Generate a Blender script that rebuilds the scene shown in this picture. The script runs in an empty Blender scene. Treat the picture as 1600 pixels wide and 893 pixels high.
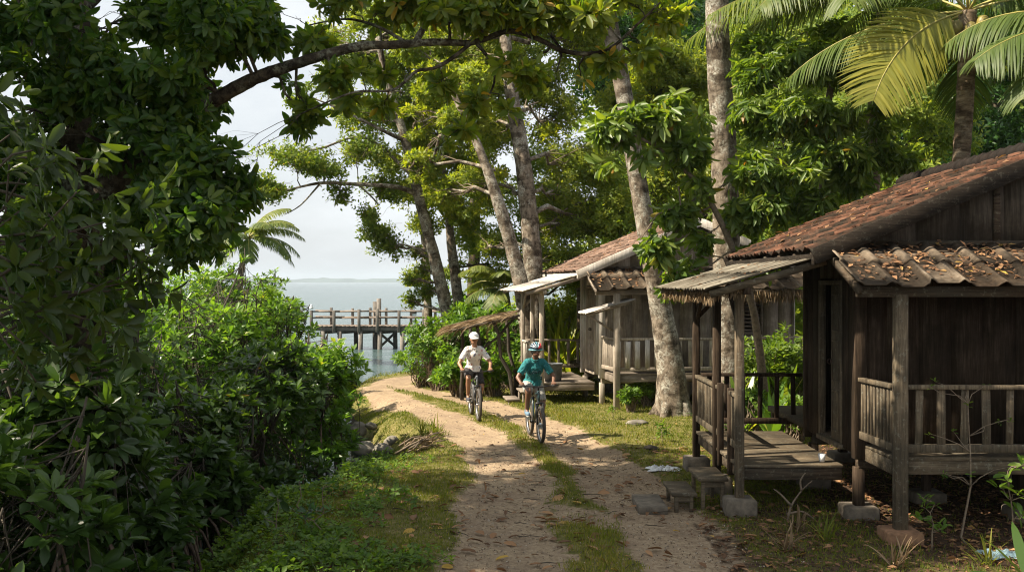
import bpy, math, random
import numpy as np
from mathutils import Vector, Matrix
R = math.radians
rng = np.random.default_rng(11)
random.seed(11)
SC = bpy.context.scene
COL = SC.collection

# ---------------------------------------------------------------- camera, light, exposure
EYE = 2.9
HAZE_D = 0.00014
cam_d = bpy.data.cameras.new('camera')
cam = bpy.data.objects.new('camera', cam_d); COL.objects.link(cam)
cam.location = (0, 0, EYE); cam.rotation_euler = (R(90), 0, 0)
cam_d.sensor_width = 36; cam_d.lens = 36
cam_d.shift_y = -6.5 / 1600
cam_d.clip_start = 0.1; cam_d.clip_end = 30000
SC.camera = cam

SUN_TO = Vector((-0.86, -0.20, 0.95)).normalized()      # direction towards the sun
SUN_EL = math.asin(SUN_TO.z); SUN_AZ = math.atan2(SUN_TO.x, SUN_TO.y)
world = bpy.data.worlds.new("World"); SC.world = world; world.use_nodes = True
wn = world.node_tree; wn.nodes.clear()
w_out = wn.nodes.new('ShaderNodeOutputWorld'); w_bg = wn.nodes.new('ShaderNodeBackground')
sky = wn.nodes.new('ShaderNodeTexSky'); sky.sky_type = 'NISHITA'; sky.sun_disc = False
sky.sun_elevation = SUN_EL; sky.sun_rotation = SUN_AZ
sky.air_density = 1.0; sky.dust_density = 3.0; sky.ozone_density = 1.2
tc = wn.nodes.new('ShaderNodeTexCoord'); mp = wn.nodes.new('ShaderNodeMapping')
mp.inputs['Scale'].default_value = (2.0, 2.0, 5.5)
nz = wn.nodes.new('ShaderNodeTexNoise'); nz.inputs['Scale'].default_value = 2.2
nz.inputs['Detail'].default_value = 7; nz.inputs['Roughness'].default_value = 0.55
cr = wn.nodes.new('ShaderNodeValToRGB')
cr.color_ramp.elements[0].position = 0.40; cr.color_ramp.elements[0].color = (0.72, 0.72, 0.72, 1)
cr.color_ramp.elements[1].position = 0.62; cr.color_ramp.elements[1].color = (0.97, 0.97, 0.97, 1)
mx = wn.nodes.new('ShaderNodeMix'); mx.data_type = 'RGBA'
mx.inputs[7].default_value = (7.3, 7.6, 7.8, 1)       # thin bright cloud
wn.links.new(tc.outputs['Generated'], mp.inputs['Vector']); wn.links.new(mp.outputs[0], nz.inputs['Vector'])
wn.links.new(nz.outputs['Fac'], cr.inputs[0]); wn.links.new(cr.outputs[0], mx.inputs[0])
wn.links.new(sky.outputs[0], mx.inputs[6]); wn.links.new(mx.outputs[2], w_bg.inputs['Color'])
w_bg.inputs['Strength'].default_value = 0.056
wn.links.new(w_bg.outputs[0], w_out.inputs[0])

sun_d = bpy.data.lights.new('sun', 'SUN'); sun_d.energy = 5.0; sun_d.angle = R(0.55); sun_d.color = (1.0, 0.88, 0.70)
sun = bpy.data.objects.new('sun', sun_d); COL.objects.link(sun); sun.location = (-10, 5, 30)
sun.rotation_euler = SUN_TO.to_track_quat('Z', 'Y').to_euler()

SC.view_settings.view_transform = 'Standard'; SC.view_settings.look = 'None'
SC.view_settings.exposure = 1.25; SC.view_settings.gamma = 1.0; SC.view_settings.use_curve_mapping = False
cy = SC.cycles
cy.max_bounces = 7; cy.diffuse_bounces = 3; cy.glossy_bounces = 3; cy.transmission_bounces = 4
cy.volume_bounces = 0; cy.transparent_max_bounces = 8; cy.caustics_reflective = False; cy.caustics_refractive = False
cy.use_denoising = True; cy.sample_clamp_indirect = 6.0
cy.use_adaptive_sampling = True; cy.adaptive_threshold = 0.006
cy.denoiser = 'OPENIMAGEDENOISE'; cy.denoising_input_passes = 'RGB_ALBEDO_NORMAL'; cy.denoising_prefilter = 'ACCURATE'; cy.denoising_quality = 'HIGH'
cy.pixel_filter_type = 'BLACKMAN_HARRIS'; cy.filter_width = 1.1

def at(px, py, Y):
    "a photo pixel at depth Y as a point of the place"
    return np.array([(px - 800) / 1600.0 * Y, Y, EYE - (py - 440) / 1600.0 * Y])

# ---------------------------------------------------------------- objects
def tag(o, label=None, cat=None, group=None, kind=None):
    if label: o['label'] = label
    if cat: o['category'] = cat
    if group: o['group'] = group
    if kind: o['kind'] = kind
    return o

def thing(name, label, cat, loc=(0, 0, 0), rz=0.0, group=None):
    o = bpy.data.objects.new(name, None); COL.objects.link(o); o.empty_display_size = 0.2
    o.location = tuple(float(c) for c in loc); o.rotation_euler = (0, 0, rz)
    return tag(o, label, cat, group)

def link_mesh(name, V, F, m, parent=None, attrs=None, smooth=False, local=False):
    """V (n,3); F = list of face arrays (each (k,3) or (k,4)). World coords unless local."""
    V = np.asarray(V, dtype=np.float32)
    if parent is not None and not local:
        q_ = parent
        while q_ is not None: V = V - np.array(q_.location, dtype=np.float32); q_ = q_.parent
    me = bpy.data.meshes.new(name)
    me.vertices.add(len(V)); me.vertices.foreach_set('co', V.ravel())
    F = [np.asarray(f, dtype=np.int32) for f in F if len(f)]
    loops = np.concatenate([f.ravel() for f in F]); tot = np.concatenate([np.full(len(f), f.shape[1], np.int32) for f in F])
    start = np.concatenate([[0], np.cumsum(tot)[:-1]]).astype(np.int32)
    me.loops.add(len(loops)); me.loops.foreach_set('vertex_index', loops)
    me.polygons.add(len(tot)); me.polygons.foreach_set('loop_start', start); me.polygons.foreach_set('loop_total', tot)
    if smooth: me.polygons.foreach_set('use_smooth', np.ones(len(tot), bool))
    for k, a in (attrs or {}).items():
        at_ = me.attributes.new(k, 'FLOAT', 'POINT'); at_.data.foreach_set('value', np.asarray(a, np.float32))
    me.update(calc_edges=True)
    me.materials.append(m)
    o = bpy.data.objects.new(name, me); COL.objects.link(o)
    if parent is not None: o.parent = parent
    return o

class MB:
    "collects simple solids into one mesh"
    def __init__(s): s.v = []; s.t = []; s.q = []; s.n = 0
    def add(s, V, T=(), Q=()):
        V = np.asarray(V, float).reshape(-1, 3); s.v.append(V)
        if len(T): s.t.append(np.asarray(T, int).reshape(-1, 3) + s.n)
        if len(Q): s.q.append(np.asarray(Q, int).reshape(-1, 4) + s.n)
        s.n += len(V); return s
    def hexa(s, c):                       # 8 corners: bottom 4 ccw, top 4 ccw
        return s.add(c, Q=[(0,3,2,1),(4,5,6,7),(0,1,5,4),(1,2,6,5),(2,3,7,6),(3,0,4,7)])
    def box(s, x0, x1, y0, y1, z0, z1):
        return s.hexa([(x0,y0,z0),(x1,y0,z0),(x1,y1,z0),(x0,y1,z0),(x0,y0,z1),(x1,y0,z1),(x1,y1,z1),(x0,y1,z1)])
    def bar(s, p, q, w, h, up=(0, 0, 1)):
        "rectangular bar from p to q, w wide, h high"
        p = np.array(p, float); q = np.array(q, float); d = q - p; d /= np.linalg.norm(d)
        u = np.array(up, float); sd = np.cross(d, u)
        if np.linalg.norm(sd) < 1e-4: sd = np.cross(d, (1, 0, 0))
        sd /= np.linalg.norm(sd); u = np.cross(sd, d)
        a = sd * w / 2; b = u * h / 2
        return s.hexa([p-a-b, p+a-b, q+a-b, q-a-b, p-a+b, p+a+b, q+a+b, q-a+b])
    def tube(s, P, r, n=8, jit=0.0, cap=True):
        P = np.asarray(P, float); m = len(P); r = np.broadcast_to(np.asarray(r, float), (m,))
        T = np.gradient(P, axis=0); T /= np.linalg.norm(T, axis=1)[:, None] + 1e-9
        ref = np.array([0.0, 0, 1]) if abs(T[0][2]) < 0.8 else np.array([1.0, 0, 0])
        a = np.arange(n) * 2 * np.pi / n
        V = np.zeros((m, n, 3)); u = np.cross(T[0], ref); u /= np.linalg.norm(u)
        for i in range(m):
            u = u - T[i] * np.dot(u, T[i]); u /= np.linalg.norm(u) + 1e-9
            v = np.cross(T[i], u)
            rr = r[i] * (1 + (rng.normal(0, jit, n) if jit else 0))
            V[i] = P[i] + (np.cos(a) * rr)[:, None] * u + (np.sin(a) * rr)[:, None] * v
        V = V.reshape(-1, 3); k = np.arange(n); k2 = (k + 1) % n
        Q = np.concatenate([np.stack([i*n+k, i*n+k2, (i+1)*n+k2, (i+1)*n+k], 1) for i in range(m - 1)])
        if cap:
            V = np.concatenate([V, P[:1], P[-1:]]); b = m * n
            T_ = np.concatenate([np.stack([np.full(n, b), k2, k], 1), np.stack([np.full(n, b+1), (m-1)*n+k, (m-1)*n+k2], 1)])
            return s.add(V, T_, Q)
        return s.add(V, (), Q)
    def ellipsoid(s, c, r, n=14, m=9, M=None):
        th = np.linspace(0, np.pi, m); ph = np.arange(n) * 2 * np.pi / n
        V = np.stack([np.outer(np.sin(th), np.cos(ph)), np.outer(np.sin(th), np.sin(ph)), np.outer(np.cos(th), np.ones(n))], -1).reshape(-1, 3)
        V = V * np.array(r)
        if M is not None: V = V @ np.array(M).T
        V = V + np.array(c); k = np.arange(n); k2 = (k + 1) % n
        Q = np.concatenate([np.stack([i*n+k, (i+1)*n+k, (i+1)*n+k2, i*n+k2], 1) for i in range(m - 1)])
        return s.add(V, (), Q)
    def capsule(s, p, q, r0, r1, n=12):
        p = np.array(p, float); q = np.array(q, float); d = q - p; L = np.linalg.norm(d); d /= L
        P = []; rr = []
        for t in (1.0, .87, .5): P.append(p - d*r0*t); rr.append(r0*math.sqrt(max(1-t*t, .0004)))
        P.append(p); rr.append(r0); P.append(q); rr.append(r1)
        for t in (.5, .87, 1.0): P.append(q + d*r1*t); rr.append(r1*math.sqrt(max(1-t*t, .0004)))
        return s.tube(P, rr, n)
    def torus(s, c, axis, Rr, r, n=36, m=8, sq=1.0):
        c = np.array(c, float); ax = np.array(axis, float); ax /= np.linalg.norm(ax)
        u = np.cross(ax, (0, 0, 1)) if abs(ax[2]) < .9 else np.cross(ax, (1, 0, 0)); u /= np.linalg.norm(u); v = np.cross(ax, u)
        a = np.arange(n)*2*np.pi/n; b = np.arange(m)*2*np.pi/m
        rad = np.cos(a)[:, None]*u + np.sin(a)[:, None]*v
        V = c + rad[:, None, :]*(Rr + r*np.cos(b))[None, :, None] + ax*(r*sq*np.sin(b))[None, :, None]
        I, J = np.meshgrid(np.arange(n), np.arange(m), indexing='ij'); I2 = (I+1) % n; J2 = (J+1) % m
        Q = np.stack([I*m+J, I2*m+J, I2*m+J2, I*m+J2], -1).reshape(-1, 4)
        return s.add(V.reshape(-1, 3), (), Q)
    def build(s, name, m, parent=None, smooth=False, local=False, bevel=0.0, solid=0.0, remesh=0.0):
        V = np.concatenate(s.v); F = []
        if s.t: F.append(np.concatenate(s.t))
        if s.q: F.append(np.concatenate(s.q))
        o = link_mesh(name, V, F, m, parent, None, smooth, local)
        if solid:
            md = o.modifiers.new('solid', 'SOLIDIFY'); md.thickness = solid
        if bevel:
            md = o.modifiers.new('bevel', 'BEVEL'); md.width = bevel; md.segments = 1; md.limit_method = 'ANGLE'
        if remesh:
            md = o.modifiers.new('remesh', 'REMESH'); md.mode = 'VOXEL'; md.voxel_size = remesh; md.use_smooth_shade = True
            md = o.modifiers.new('smooth', 'SMOOTH'); md.factor = 0.5; md.iterations = 4
        return o

# ---------------------------------------------------------------- materials
def new_mat(name):
    m = bpy.data.materials.new(name); m.use_nodes = True
    nt = m.node_tree; b = nt.nodes['Principled BSDF']; return m, nt, b
def nd(nt, typ, **kw):
    n = nt.nodes.new(typ)
    for k, v in kw.items():
        if k in n.inputs: n.inputs[k].default_value = v
        else: setattr(n, k, v)
    return n
def ramp(nt, fac, stops):
    r = nt.nodes.new('ShaderNodeValToRGB'); e = r.color_ramp.elements
    while len(e) < len(stops): e.new(0.5)
    for i, (p, c) in enumerate(stops): e[i].position = p; e[i].color = (*c, 1) if len(c) == 3 else c
    nt.links.new(fac, r.inputs[0]); return r.outputs[0]
def mixc(nt, fac, a, b, mode='MIX'):
    m = nt.nodes.new('ShaderNodeMix'); m.data_type = 'RGBA'; m.blend_type = mode
    for s_, v in ((0, fac), (6, a), (7, b)):
        if hasattr(v, 'is_linked') or hasattr(v, 'links'): nt.links.new(v, m.inputs[s_])
        elif s_ == 0: m.inputs[0].default_value = v
        else: m.inputs[s_].default_value = (*v, 1)
    return m.outputs[2]
def noise(nt, scale, detail=4, rough=0.6, vec=None, sc=None, coord='Object', dist=0.0):
    n = nd(nt, 'ShaderNodeTexNoise', Scale=scale, Detail=detail, Roughness=rough, Distortion=dist)
    t = nt.nodes.new('ShaderNodeTexCoord'); v = t.outputs[coord]
    if sc is not None:
        mp_ = nt.nodes.new('ShaderNodeMapping'); mp_.inputs['Scale'].default_value = sc; nt.links.new(v, mp_.inputs[0]); v = mp_.outputs[0]
    nt.links.new(v, n.inputs['Vector']); return n.outputs['Fac']
def math_(nt, op, a, b=0.0, clamp=False):
    m = nt.nodes.new('ShaderNodeMath'); m.operation = op; m.use_clamp = clamp
    for i, v in enumerate((a, b)):
        if hasattr(v, 'is_linked'): nt.links.new(v, m.inputs[i])
        else: m.inputs[i].default_value = v
    return m.outputs[0]
def attr(nt, name):
    a = nt.nodes.new('ShaderNodeAttribute'); a.attribute_name = name; return a.outputs['Fac']
def bump(nt, b, h, strength=0.5, dist=0.02):
    n = nd(nt, 'ShaderNodeBump', Strength=strength, Distance=dist); nt.links.new(h, n.inputs['Height']); nt.links.new(n.outputs[0], b.inputs['Normal'])

def leaf_mat(name, stops, trans, trans_amt=0.4, rough=0.42, spec=0.5):
    "leaf: colour varies leaf by leaf through the attribute rnd; part of the light passes through the blade"
    m, nt, b = new_mat(name)
    c = ramp(nt, attr(nt, 'rnd'), stops)
    nt.links.new(c, b.inputs['Base Color']); b.inputs['Roughness'].default_value = rough
    b.inputs['Specular IOR Level'].default_value = spec
    tr = nt.nodes.new('ShaderNodeBsdfTranslucent')
    tcol = mixc(nt, 1.0, c, trans, 'MULTIPLY'); nt.links.new(tcol, tr.inputs['Color'])
    mix = nt.nodes.new('ShaderNodeMixShader'); mix.inputs[0].default_value = trans_amt
    nt.links.new(b.outputs[0], mix.inputs[1]); nt.links.new(tr.outputs[0], mix.inputs[2])
    nt.links.new(mix.outputs[0], nt.nodes['Material Output'].inputs['Surface']); return m

def plain(name, col, rough=0.6, metal=0.0, var=0.0, scale=30, bmp=0.0):
    m, nt, b = new_mat(name); b.inputs['Roughness'].default_value = rough; b.inputs['Metallic'].default_value = metal
    if var:
        f = noise(nt, scale, 5)
        c = ramp(nt, f, [(0.3, tuple(x*(1-var) for x in col)), (0.7, tuple(min(1, x*(1+var)) for x in col))])
        nt.links.new(c, b.inputs['Base Color'])
        if bmp: bump(nt, b, f, bmp, 0.01)
    else: b.inputs['Base Color'].default_value = (*col, 1)
    return m

def bark_mat(name, dark, mid, light, lichen, zs=0.35, scale=9, lich_amt=0.5, bmp=0.9):
    m, nt, b = new_mat(name)
    f1 = noise(nt, scale, 8, 0.7, sc=(1, 1, zs)); f2 = noise(nt, 3.1, 5, 0.65, sc=(1, 1, 0.8)); f3 = noise(nt, 26, 4, 0.7)
    f4 = noise(nt, 2.0, 4, 0.6, sc=(1, 1, 2.2))
    c = ramp(nt, f1, [(0.34, dark), (0.47, mid), (0.62, light)])
    lm = ramp(nt, f2, [(0.5 , (0, 0, 0)), (0.56, (1, 1, 1))])
    sp = ramp(nt, f3, [(0.42, (0, 0, 0)), (0.58, (1, 1, 1))])
    k = math_(nt, 'MULTIPLY', math_(nt, 'MULTIPLY', lm, sp), lich_amt)
    c = mixc(nt, k, c, lichen)
    dk = ramp(nt, f4, [(0.38, (0.36, 0.34, 0.31)), (0.52, (1, 1, 1))])
    c = mixc(nt, 1.0, c, dk, 'MULTIPLY')
    nt.links.new(c, b.inputs['Base Color']); b.inputs['Roughness'].default_value = 0.9
    b.inputs['Specular IOR Level'].default_value = 0.2
    bump(nt, b, f1, bmp, 0.03); return m

def wood_mat(name, dark, mid, light, axis='z', stain=(0.05, 0.045, 0.035), lich=0.0):
    m, nt, b = new_mat(name)
    sc = {'z': (14, 14, 0.9), 'x': (0.9, 14, 14), 'y': (14, 0.9, 14)}[axis]
    f1 = noise(nt, 2.6, 7, 0.7, sc=sc, dist=0.3); f2 = noise(nt, 1.5, 5, 0.65); f3 = noise(nt, 17, 5, 0.7)
    c = ramp(nt, f1, [(0.33, dark), (0.5, mid), (0.68, light)])
    s_ = ramp(nt, f2, [(0.40, (0.9, 0.9, 0.9)), (0.60, (0, 0, 0))])
    c = mixc(nt, math_(nt, 'MULTIPLY', s_, 0.75), c, stain)
    if lich:
        l_ = ramp(nt, f3, [(0.56, (0, 0, 0)), (0.66, (1, 1, 1))])
        c = mixc(nt, math_(nt, 'MULTIPLY', l_, lich), c, (0.30, 0.30, 0.24))
    nt.links.new(c, b.inputs['Base Color']); b.inputs['Roughness'].default_value = 0.82
    b.inputs['Specular IOR Level'].default_value = 0.10
    bump(nt, b, f1, 0.7, 0.008); return m
M = {}
M['mangrove'] = leaf_mat('mangrove_leaf', [(0, (.022, .048, .014)), (.5, (.046, .092, .020)), (.85, (.09, .15, .028)), (.96, (.17, .24, .045)), (1, (.28, .15, .03))], (2.2, 2.2, .7), .38, .33, .5)
M['shade_leaf'] = leaf_mat('shade_darkened_leaf', [(0, (0.0186, 0.0341, 0.0087)), (0.5, (0.0341, 0.0589, 0.0124)), (1, (0.062, 0.093, 0.0174))], (2.3, 2.2, .6), .42, .42, .4)  # sapling leaf, darkened to stand in for shade that does not reach it
M['mangrove_lit'] = leaf_mat('bright_sunlit_leaf', [(0, (0.0446, 0.108, 0.0189)), (0.5, (0.0966, 0.189, 0.027)), (0.88, (0.1634, 0.2565, 0.0405)), (1, (0.297, 0.297, 0.054))], (2.2, 2.1, .6), .45, .36, .45)  # paler mangrove copy with sunlight in its colour; also plain bright bushes
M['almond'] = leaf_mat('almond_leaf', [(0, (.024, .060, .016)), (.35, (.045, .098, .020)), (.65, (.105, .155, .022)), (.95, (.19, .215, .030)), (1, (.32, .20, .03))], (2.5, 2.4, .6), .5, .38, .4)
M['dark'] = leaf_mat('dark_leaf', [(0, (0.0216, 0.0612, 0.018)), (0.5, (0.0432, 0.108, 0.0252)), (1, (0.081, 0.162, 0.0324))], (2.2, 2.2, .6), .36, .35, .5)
M['fresh'] = leaf_mat('fresh_leaf', [(0, (0.085, 0.1416, 0.0227)), (0.5, (0.177, 0.2336, 0.0312)), (1, (0.2832, 0.2974, 0.0453))], (2.3, 2.1, .6), .48, .5, .3)
M['olive'] = leaf_mat('olive_leaf', [(0, (0.0633, 0.115, 0.023)), (0.5, (0.1207, 0.1782, 0.0299)), (0.92, (0.1955, 0.23, 0.0437)), (1, (0.28, 0.19, 0.05))], (2.1, 2.0, .6), .45, .5, .3)
M['forest'] = leaf_mat('forest_leaf', [(0, (0.0844, 0.1435, 0.0304)), (0.5, (0.1604, 0.2279, 0.0405)), (1, (0.2869, 0.32, 0.054))], (2.2, 2.1, .7), .42, .55, .25)
M['mango'] = leaf_mat('mango_leaf', [(0, (0.0504, 0.0984, 0.0192)), (0.5, (0.102, 0.162, 0.0288)), (0.93, (0.18, 0.228, 0.0456)), (0.97, (0.2, 0.15, 0.03)), (1, (0.28, 0.12, 0.03))], (2.5, 2.4, .6), .42, .40, .38)
M['herb'] = leaf_mat('herb_leaf', [(0, (0.0481, 0.1063, 0.0175)), (0.5, (0.0963, 0.175, 0.025)), (1, (0.165, 0.2375, 0.0375))], (2.2, 2.1, .6), .42, .5, .3)
M['frond'] = leaf_mat('palm_leaf', [(0, (.04, .08, .018)), (.5, (.085, .13, .028)), (1, (.17, .20, .05))], (2.0, 1.9, .6), .4, .5, .35)

M['frond_yellow'] = leaf_mat('yellow_palm_leaf', [(0, (.13, .16, .03)), (.5, (.26, .26, .045)), (1, (.42, .38, .08))], (1.7, 1.6, .6), .4, .4, .4)
M['frond_dead'] = leaf_mat('dead_palm_leaf', [(0, (.10, .07, .04)), (.5, (.20, .14, .08)), (1, (.32, .24, .15))], (1.2, 1.0, .7), .2, .7, .2)
M['strap'] = leaf_mat('strap_leaf', [(0, (.09, .16, .02)), (.5, (.19, .25, .035)), (1, (.32, .32, .06))], (2.0, 1.9, .6), .45, .4, .4)
M['grass'] = leaf_mat('grass_blade', [(0, (.075, .11, .018)), (.5, (.14, .17, .024)), (.85, (.22, .21, .04)), (1, (.32, .26, .10))], (1.9, 1.8, .6), .4, .6, .2)
M['pebble'] = leaf_mat('pebble_grit', [(0, (.10, .075, .055)), (.5, (.24, .19, .14)), (1, (.46, .40, .32))], (1, 1, 1), .0, .9, .1)
M['litter'] = leaf_mat('fallen_leaf', [(0, (.05, .028, .016)), (.4, (.14, .075, .04)), (.75, (.26, .14, .07)), (.93, (.38, .22, .11)), (1, (.45, .30, .05))], (1.2, 1.0, .6), .15, .7, .25)

M['bark_pale'] = bark_mat('pale_lichen_bark', (.035, .027, .02), (.15, .12, .09), (.27, .225, .175), (.44, .43, .37), .7, 9, .8)
M['bark_dark'] = bark_mat('dark_bark', (.018, .013, .009), (.06, .045, .032), (.13, .10, .07), (.24, .26, .18), .3, 11, .35)
M['bark_mossy'] = bark_mat('mossy_branch_bark', (.014, .010, .007), (.05, .038, .027), (.12, .095, .065), (.27, .27, .21), .8, 14, .7)
M['twig'] = plain('twig_bark', (.17, .13, .09), .9, var=.45, scale=20)
M['twig_dark'] = plain('dark_twig_bark', (.05, .04, .028), .9, var=.4, scale=20)
M['root'] = plain('prop_root_bark', (.085, .055, .038), .85, var=.5, scale=14)
M['palm_bark'] = bark_mat('ringed_palm_bark', (.07, .045, .028), (.17, .12, .08), (.30, .23, .16), (.36, .34, .27), 4.0, 5, .3)

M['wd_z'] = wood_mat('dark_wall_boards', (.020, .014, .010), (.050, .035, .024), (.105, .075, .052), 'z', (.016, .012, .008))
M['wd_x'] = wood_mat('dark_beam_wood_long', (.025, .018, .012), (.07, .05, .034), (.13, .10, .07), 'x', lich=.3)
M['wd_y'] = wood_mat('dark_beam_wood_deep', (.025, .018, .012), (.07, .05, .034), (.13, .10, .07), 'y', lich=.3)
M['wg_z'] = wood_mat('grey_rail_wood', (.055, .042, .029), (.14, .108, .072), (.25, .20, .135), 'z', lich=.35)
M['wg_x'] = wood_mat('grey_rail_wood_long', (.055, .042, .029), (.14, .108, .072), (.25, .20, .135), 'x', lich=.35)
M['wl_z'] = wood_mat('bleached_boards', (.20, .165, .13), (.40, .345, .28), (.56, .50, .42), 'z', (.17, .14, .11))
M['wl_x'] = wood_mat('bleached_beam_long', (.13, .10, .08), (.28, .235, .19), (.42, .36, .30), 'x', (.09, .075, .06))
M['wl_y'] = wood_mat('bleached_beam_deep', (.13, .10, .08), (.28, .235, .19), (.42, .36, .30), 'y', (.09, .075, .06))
M['wp'] = wood_mat('white_sunlit_board', (.36, .33, .29), (.60, .56, .51), (.74, .71, .66), 'z', (.32, .28, .23))  # white trim paint, whitened further in place of sunlight on the side wall
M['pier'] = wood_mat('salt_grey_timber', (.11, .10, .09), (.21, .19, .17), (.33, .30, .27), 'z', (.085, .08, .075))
M['pier_x'] = wood_mat('salt_grey_planks', (.16, .13, .11), (.27, .22, .18), (.38, .31, .26), 'x', (.12, .10, .09))
M['black'] = plain('dark_room', (.008, .007, .006), .95)
M['concrete'] = plain('weathered_concrete', (.135, .112, .085), .93, var=.45, scale=9, bmp=.5)
M['brickpad'] = plain('brown_block', (.22, .12, .065), .93, var=.4, scale=12, bmp=.5)
M['rock'] = plain('creek_rock', (.15, .135, .11), .9, var=.6, scale=5, bmp=.9)
M['plastic_white'] = plain('white_plastic', (.72, .73, .74), .35, var=.12, scale=30)
M['plastic_blue'] = plain('faded_blue_plastic', (.16, .24, .28), .3, var=.5, scale=14)
M['bucket'] = plain('grey_bucket_tin', (.13, .14, .15), .55, .2, var=.4, scale=9)
M['iron'] = plain('rusty_iron', (.06, .035, .025), .7, .5, var=.5, scale=60)

def tile_mat(name, stops, moss, mossamt):
    m, nt, b = new_mat(name)
    f1 = noise(nt, 1.6, 6, .7); f2 = noise(nt, 11, 5, .7); f3 = noise(nt, 4.0, 4, .6)
    r_ = attr(nt, 'rnd')
    k = math_(nt, 'ADD', math_(nt, 'MULTIPLY', r_, .45), math_(nt, 'MULTIPLY', f2, .55))
    c = ramp(nt, k, stops)
    mk = math_(nt, 'MULTIPLY', ramp(nt, math_(nt, 'ADD', math_(nt, 'MULTIPLY', f1, .6), math_(nt, 'MULTIPLY', f3, .4)), [(.44, (0, 0, 0)), (.56, (1, 1, 1))]), mossamt)
    c = mixc(nt, mk, c, moss)
    nt.links.new(c, b.inputs['Base Color']); b.inputs['Roughness'].default_value = .9; b.inputs['Specular IOR Level'].default_value = .10
    bump(nt, b, f2, .6, .01); return m
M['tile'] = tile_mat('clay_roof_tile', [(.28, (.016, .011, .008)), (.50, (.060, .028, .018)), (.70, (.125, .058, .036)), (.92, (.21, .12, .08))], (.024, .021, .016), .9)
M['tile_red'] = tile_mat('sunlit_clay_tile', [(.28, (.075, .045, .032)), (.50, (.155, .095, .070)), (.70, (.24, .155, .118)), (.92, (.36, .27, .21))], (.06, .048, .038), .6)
M['asb'] = tile_mat('fibre_cement_sheet', [(.25, (.040, .028, .019)), (.46, (.11, .080, .055)), (.70, (.23, .18, .13)), (.92, (.38, .32, .25))], (.045, .037, .028), .8)
M['asb_grey'] = tile_mat('thin_corrugated_sheet', [(.25, (.07, .06, .047)), (.45, (.14, .125, .098)), (.65, (.22, .20, .16)), (.85, (.32, .30, .245))], (.07, .058, .042), .7)
M['tin'] = tile_mat('bleached_tin_sheet', [(.25, (.30, .29, .27)), (.45, (.46, .45, .43)), (.65, (.58, .57, .55)), (.8, (.66, .65, .63))], (.24, .19, .15), .7)
M['barge_dark'] = wood_mat('dark_bargeboard', (.010, .008, .006), (.026, .020, .015), (.055, .043, .033), 'x', (.012, .010, .008), lich=.12)
M['gable'] = wood_mat('weathered_gable_panel', (.045, .036, .028), (.085, .07, .055), (.14, .118, .095), 'z', (.02, .016, .012))
M['ridge'] = tile_mat('dark_ridge_tile', [(.25, (.018, .014, .012)), (.5, (.045, .03, .024)), (.75, (.10, .055, .04))], (.02, .02, .018), .5)

# ground: sand wheel tracks, grass, leaf mould and wet mud
def ground_mat():
    m, nt, b = new_mat('ground_earth')
    sand = attr(nt, 'sand'); lit = attr(nt, 'mould'); wet = attr(nt, 'wet')
    n1 = noise(nt, 1.4, 6, .65); n2 = noise(nt, 22, 6, .7); n3 = noise(nt, 5, 5, .7); n4 = noise(nt, 90, 3, .7); n5 = noise(nt, 7, 6, .75)
    gr = ramp(nt, n3, [(.32, (.075, .078, .02)), (.5, (.14, .13, .038)), (.66, (.23, .185, .08))])
    sc = ramp(nt, n2, [(.28, (.205, .145, .092)), (.5, (.34, .255, .165)), (.72, (.49, .39, .27))])
    sc = mixc(nt, math_(nt, 'MULTIPLY', ramp(nt, n1, [(.40, (1, 1, 1)), (.58, (0, 0, 0))]), .5), sc, (.21, .15, .105))
    sc = mixc(nt, ramp(nt, n4, [(.60, (0, 0, 0)), (.70, (.8, .8, .8))]), sc, (.16, .10, .065))
    sc = mixc(nt, ramp(nt, n5, [(.52, (0, 0, 0)), (.66, (.75, .75, .75))]), sc, (.19, .13, .09))
    ml = ramp(nt, n2, [(.3, (.018, .012, .008)), (.5, (.055, .035, .022)), (.68, (.14, .085, .05))])
    k = math_(nt, 'ADD', sand, math_(nt, 'MULTIPLY', math_(nt, 'SUBTRACT', n3, .5), 1.5))
    k = ramp(nt, k, [(.34, (0, 0, 0)), (.56, (1, 1, 1))])
    c = mixc(nt, k, gr, sc)
    k2 = math_(nt, 'ADD', lit, math_(nt, 'MULTIPLY', math_(nt, 'SUBTRACT', n3, .5), 1.4))
    k2 = ramp(nt, k2, [(.35, (0, 0, 0)), (.6, (1, 1, 1))])
    c = mixc(nt, k2, c, ml)
    c = mixc(nt, wet, c, (.03, .024, .016))
    nt.links.new(c, b.inputs['Base Color']); b.inputs['Roughness'].default_value = .95; b.inputs['Specular IOR Level'].default_value = .15
    h = math_(nt, 'ADD', math_(nt, 'MULTIPLY', n2, .7), math_(nt, 'MULTIPLY', n4, .4))
    bump(nt, b, h, .8, .035); return m
M['ground'] = ground_mat()

def water_mat():
    m, nt, b = new_mat('sea_water')
    b.inputs['Base Color'].default_value = (.06, .10, .10, 1); b.inputs['Roughness'].default_value = .10
    b.inputs['IOR'].default_value = 1.33; b.inputs['Specular IOR Level'].default_value = .6
    n1 = noise(nt, 1.0, 5, .6, sc=(.8, 2.2, 1)); n2 = noise(nt, 1.0, 4, .6, sc=(5, 11, 1)); n3 = noise(nt, 1.0, 3, .5, sc=(.12, .35, 1))
    h = math_(nt, 'ADD', math_(nt, 'ADD', math_(nt, 'MULTIPLY', n1, .6), math_(nt, 'MULTIPLY', n2, .14)), math_(nt, 'MULTIPLY', n3, 1.5))
    bump(nt, b, h, .8, .45); return m
M['water'] = water_mat()
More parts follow.
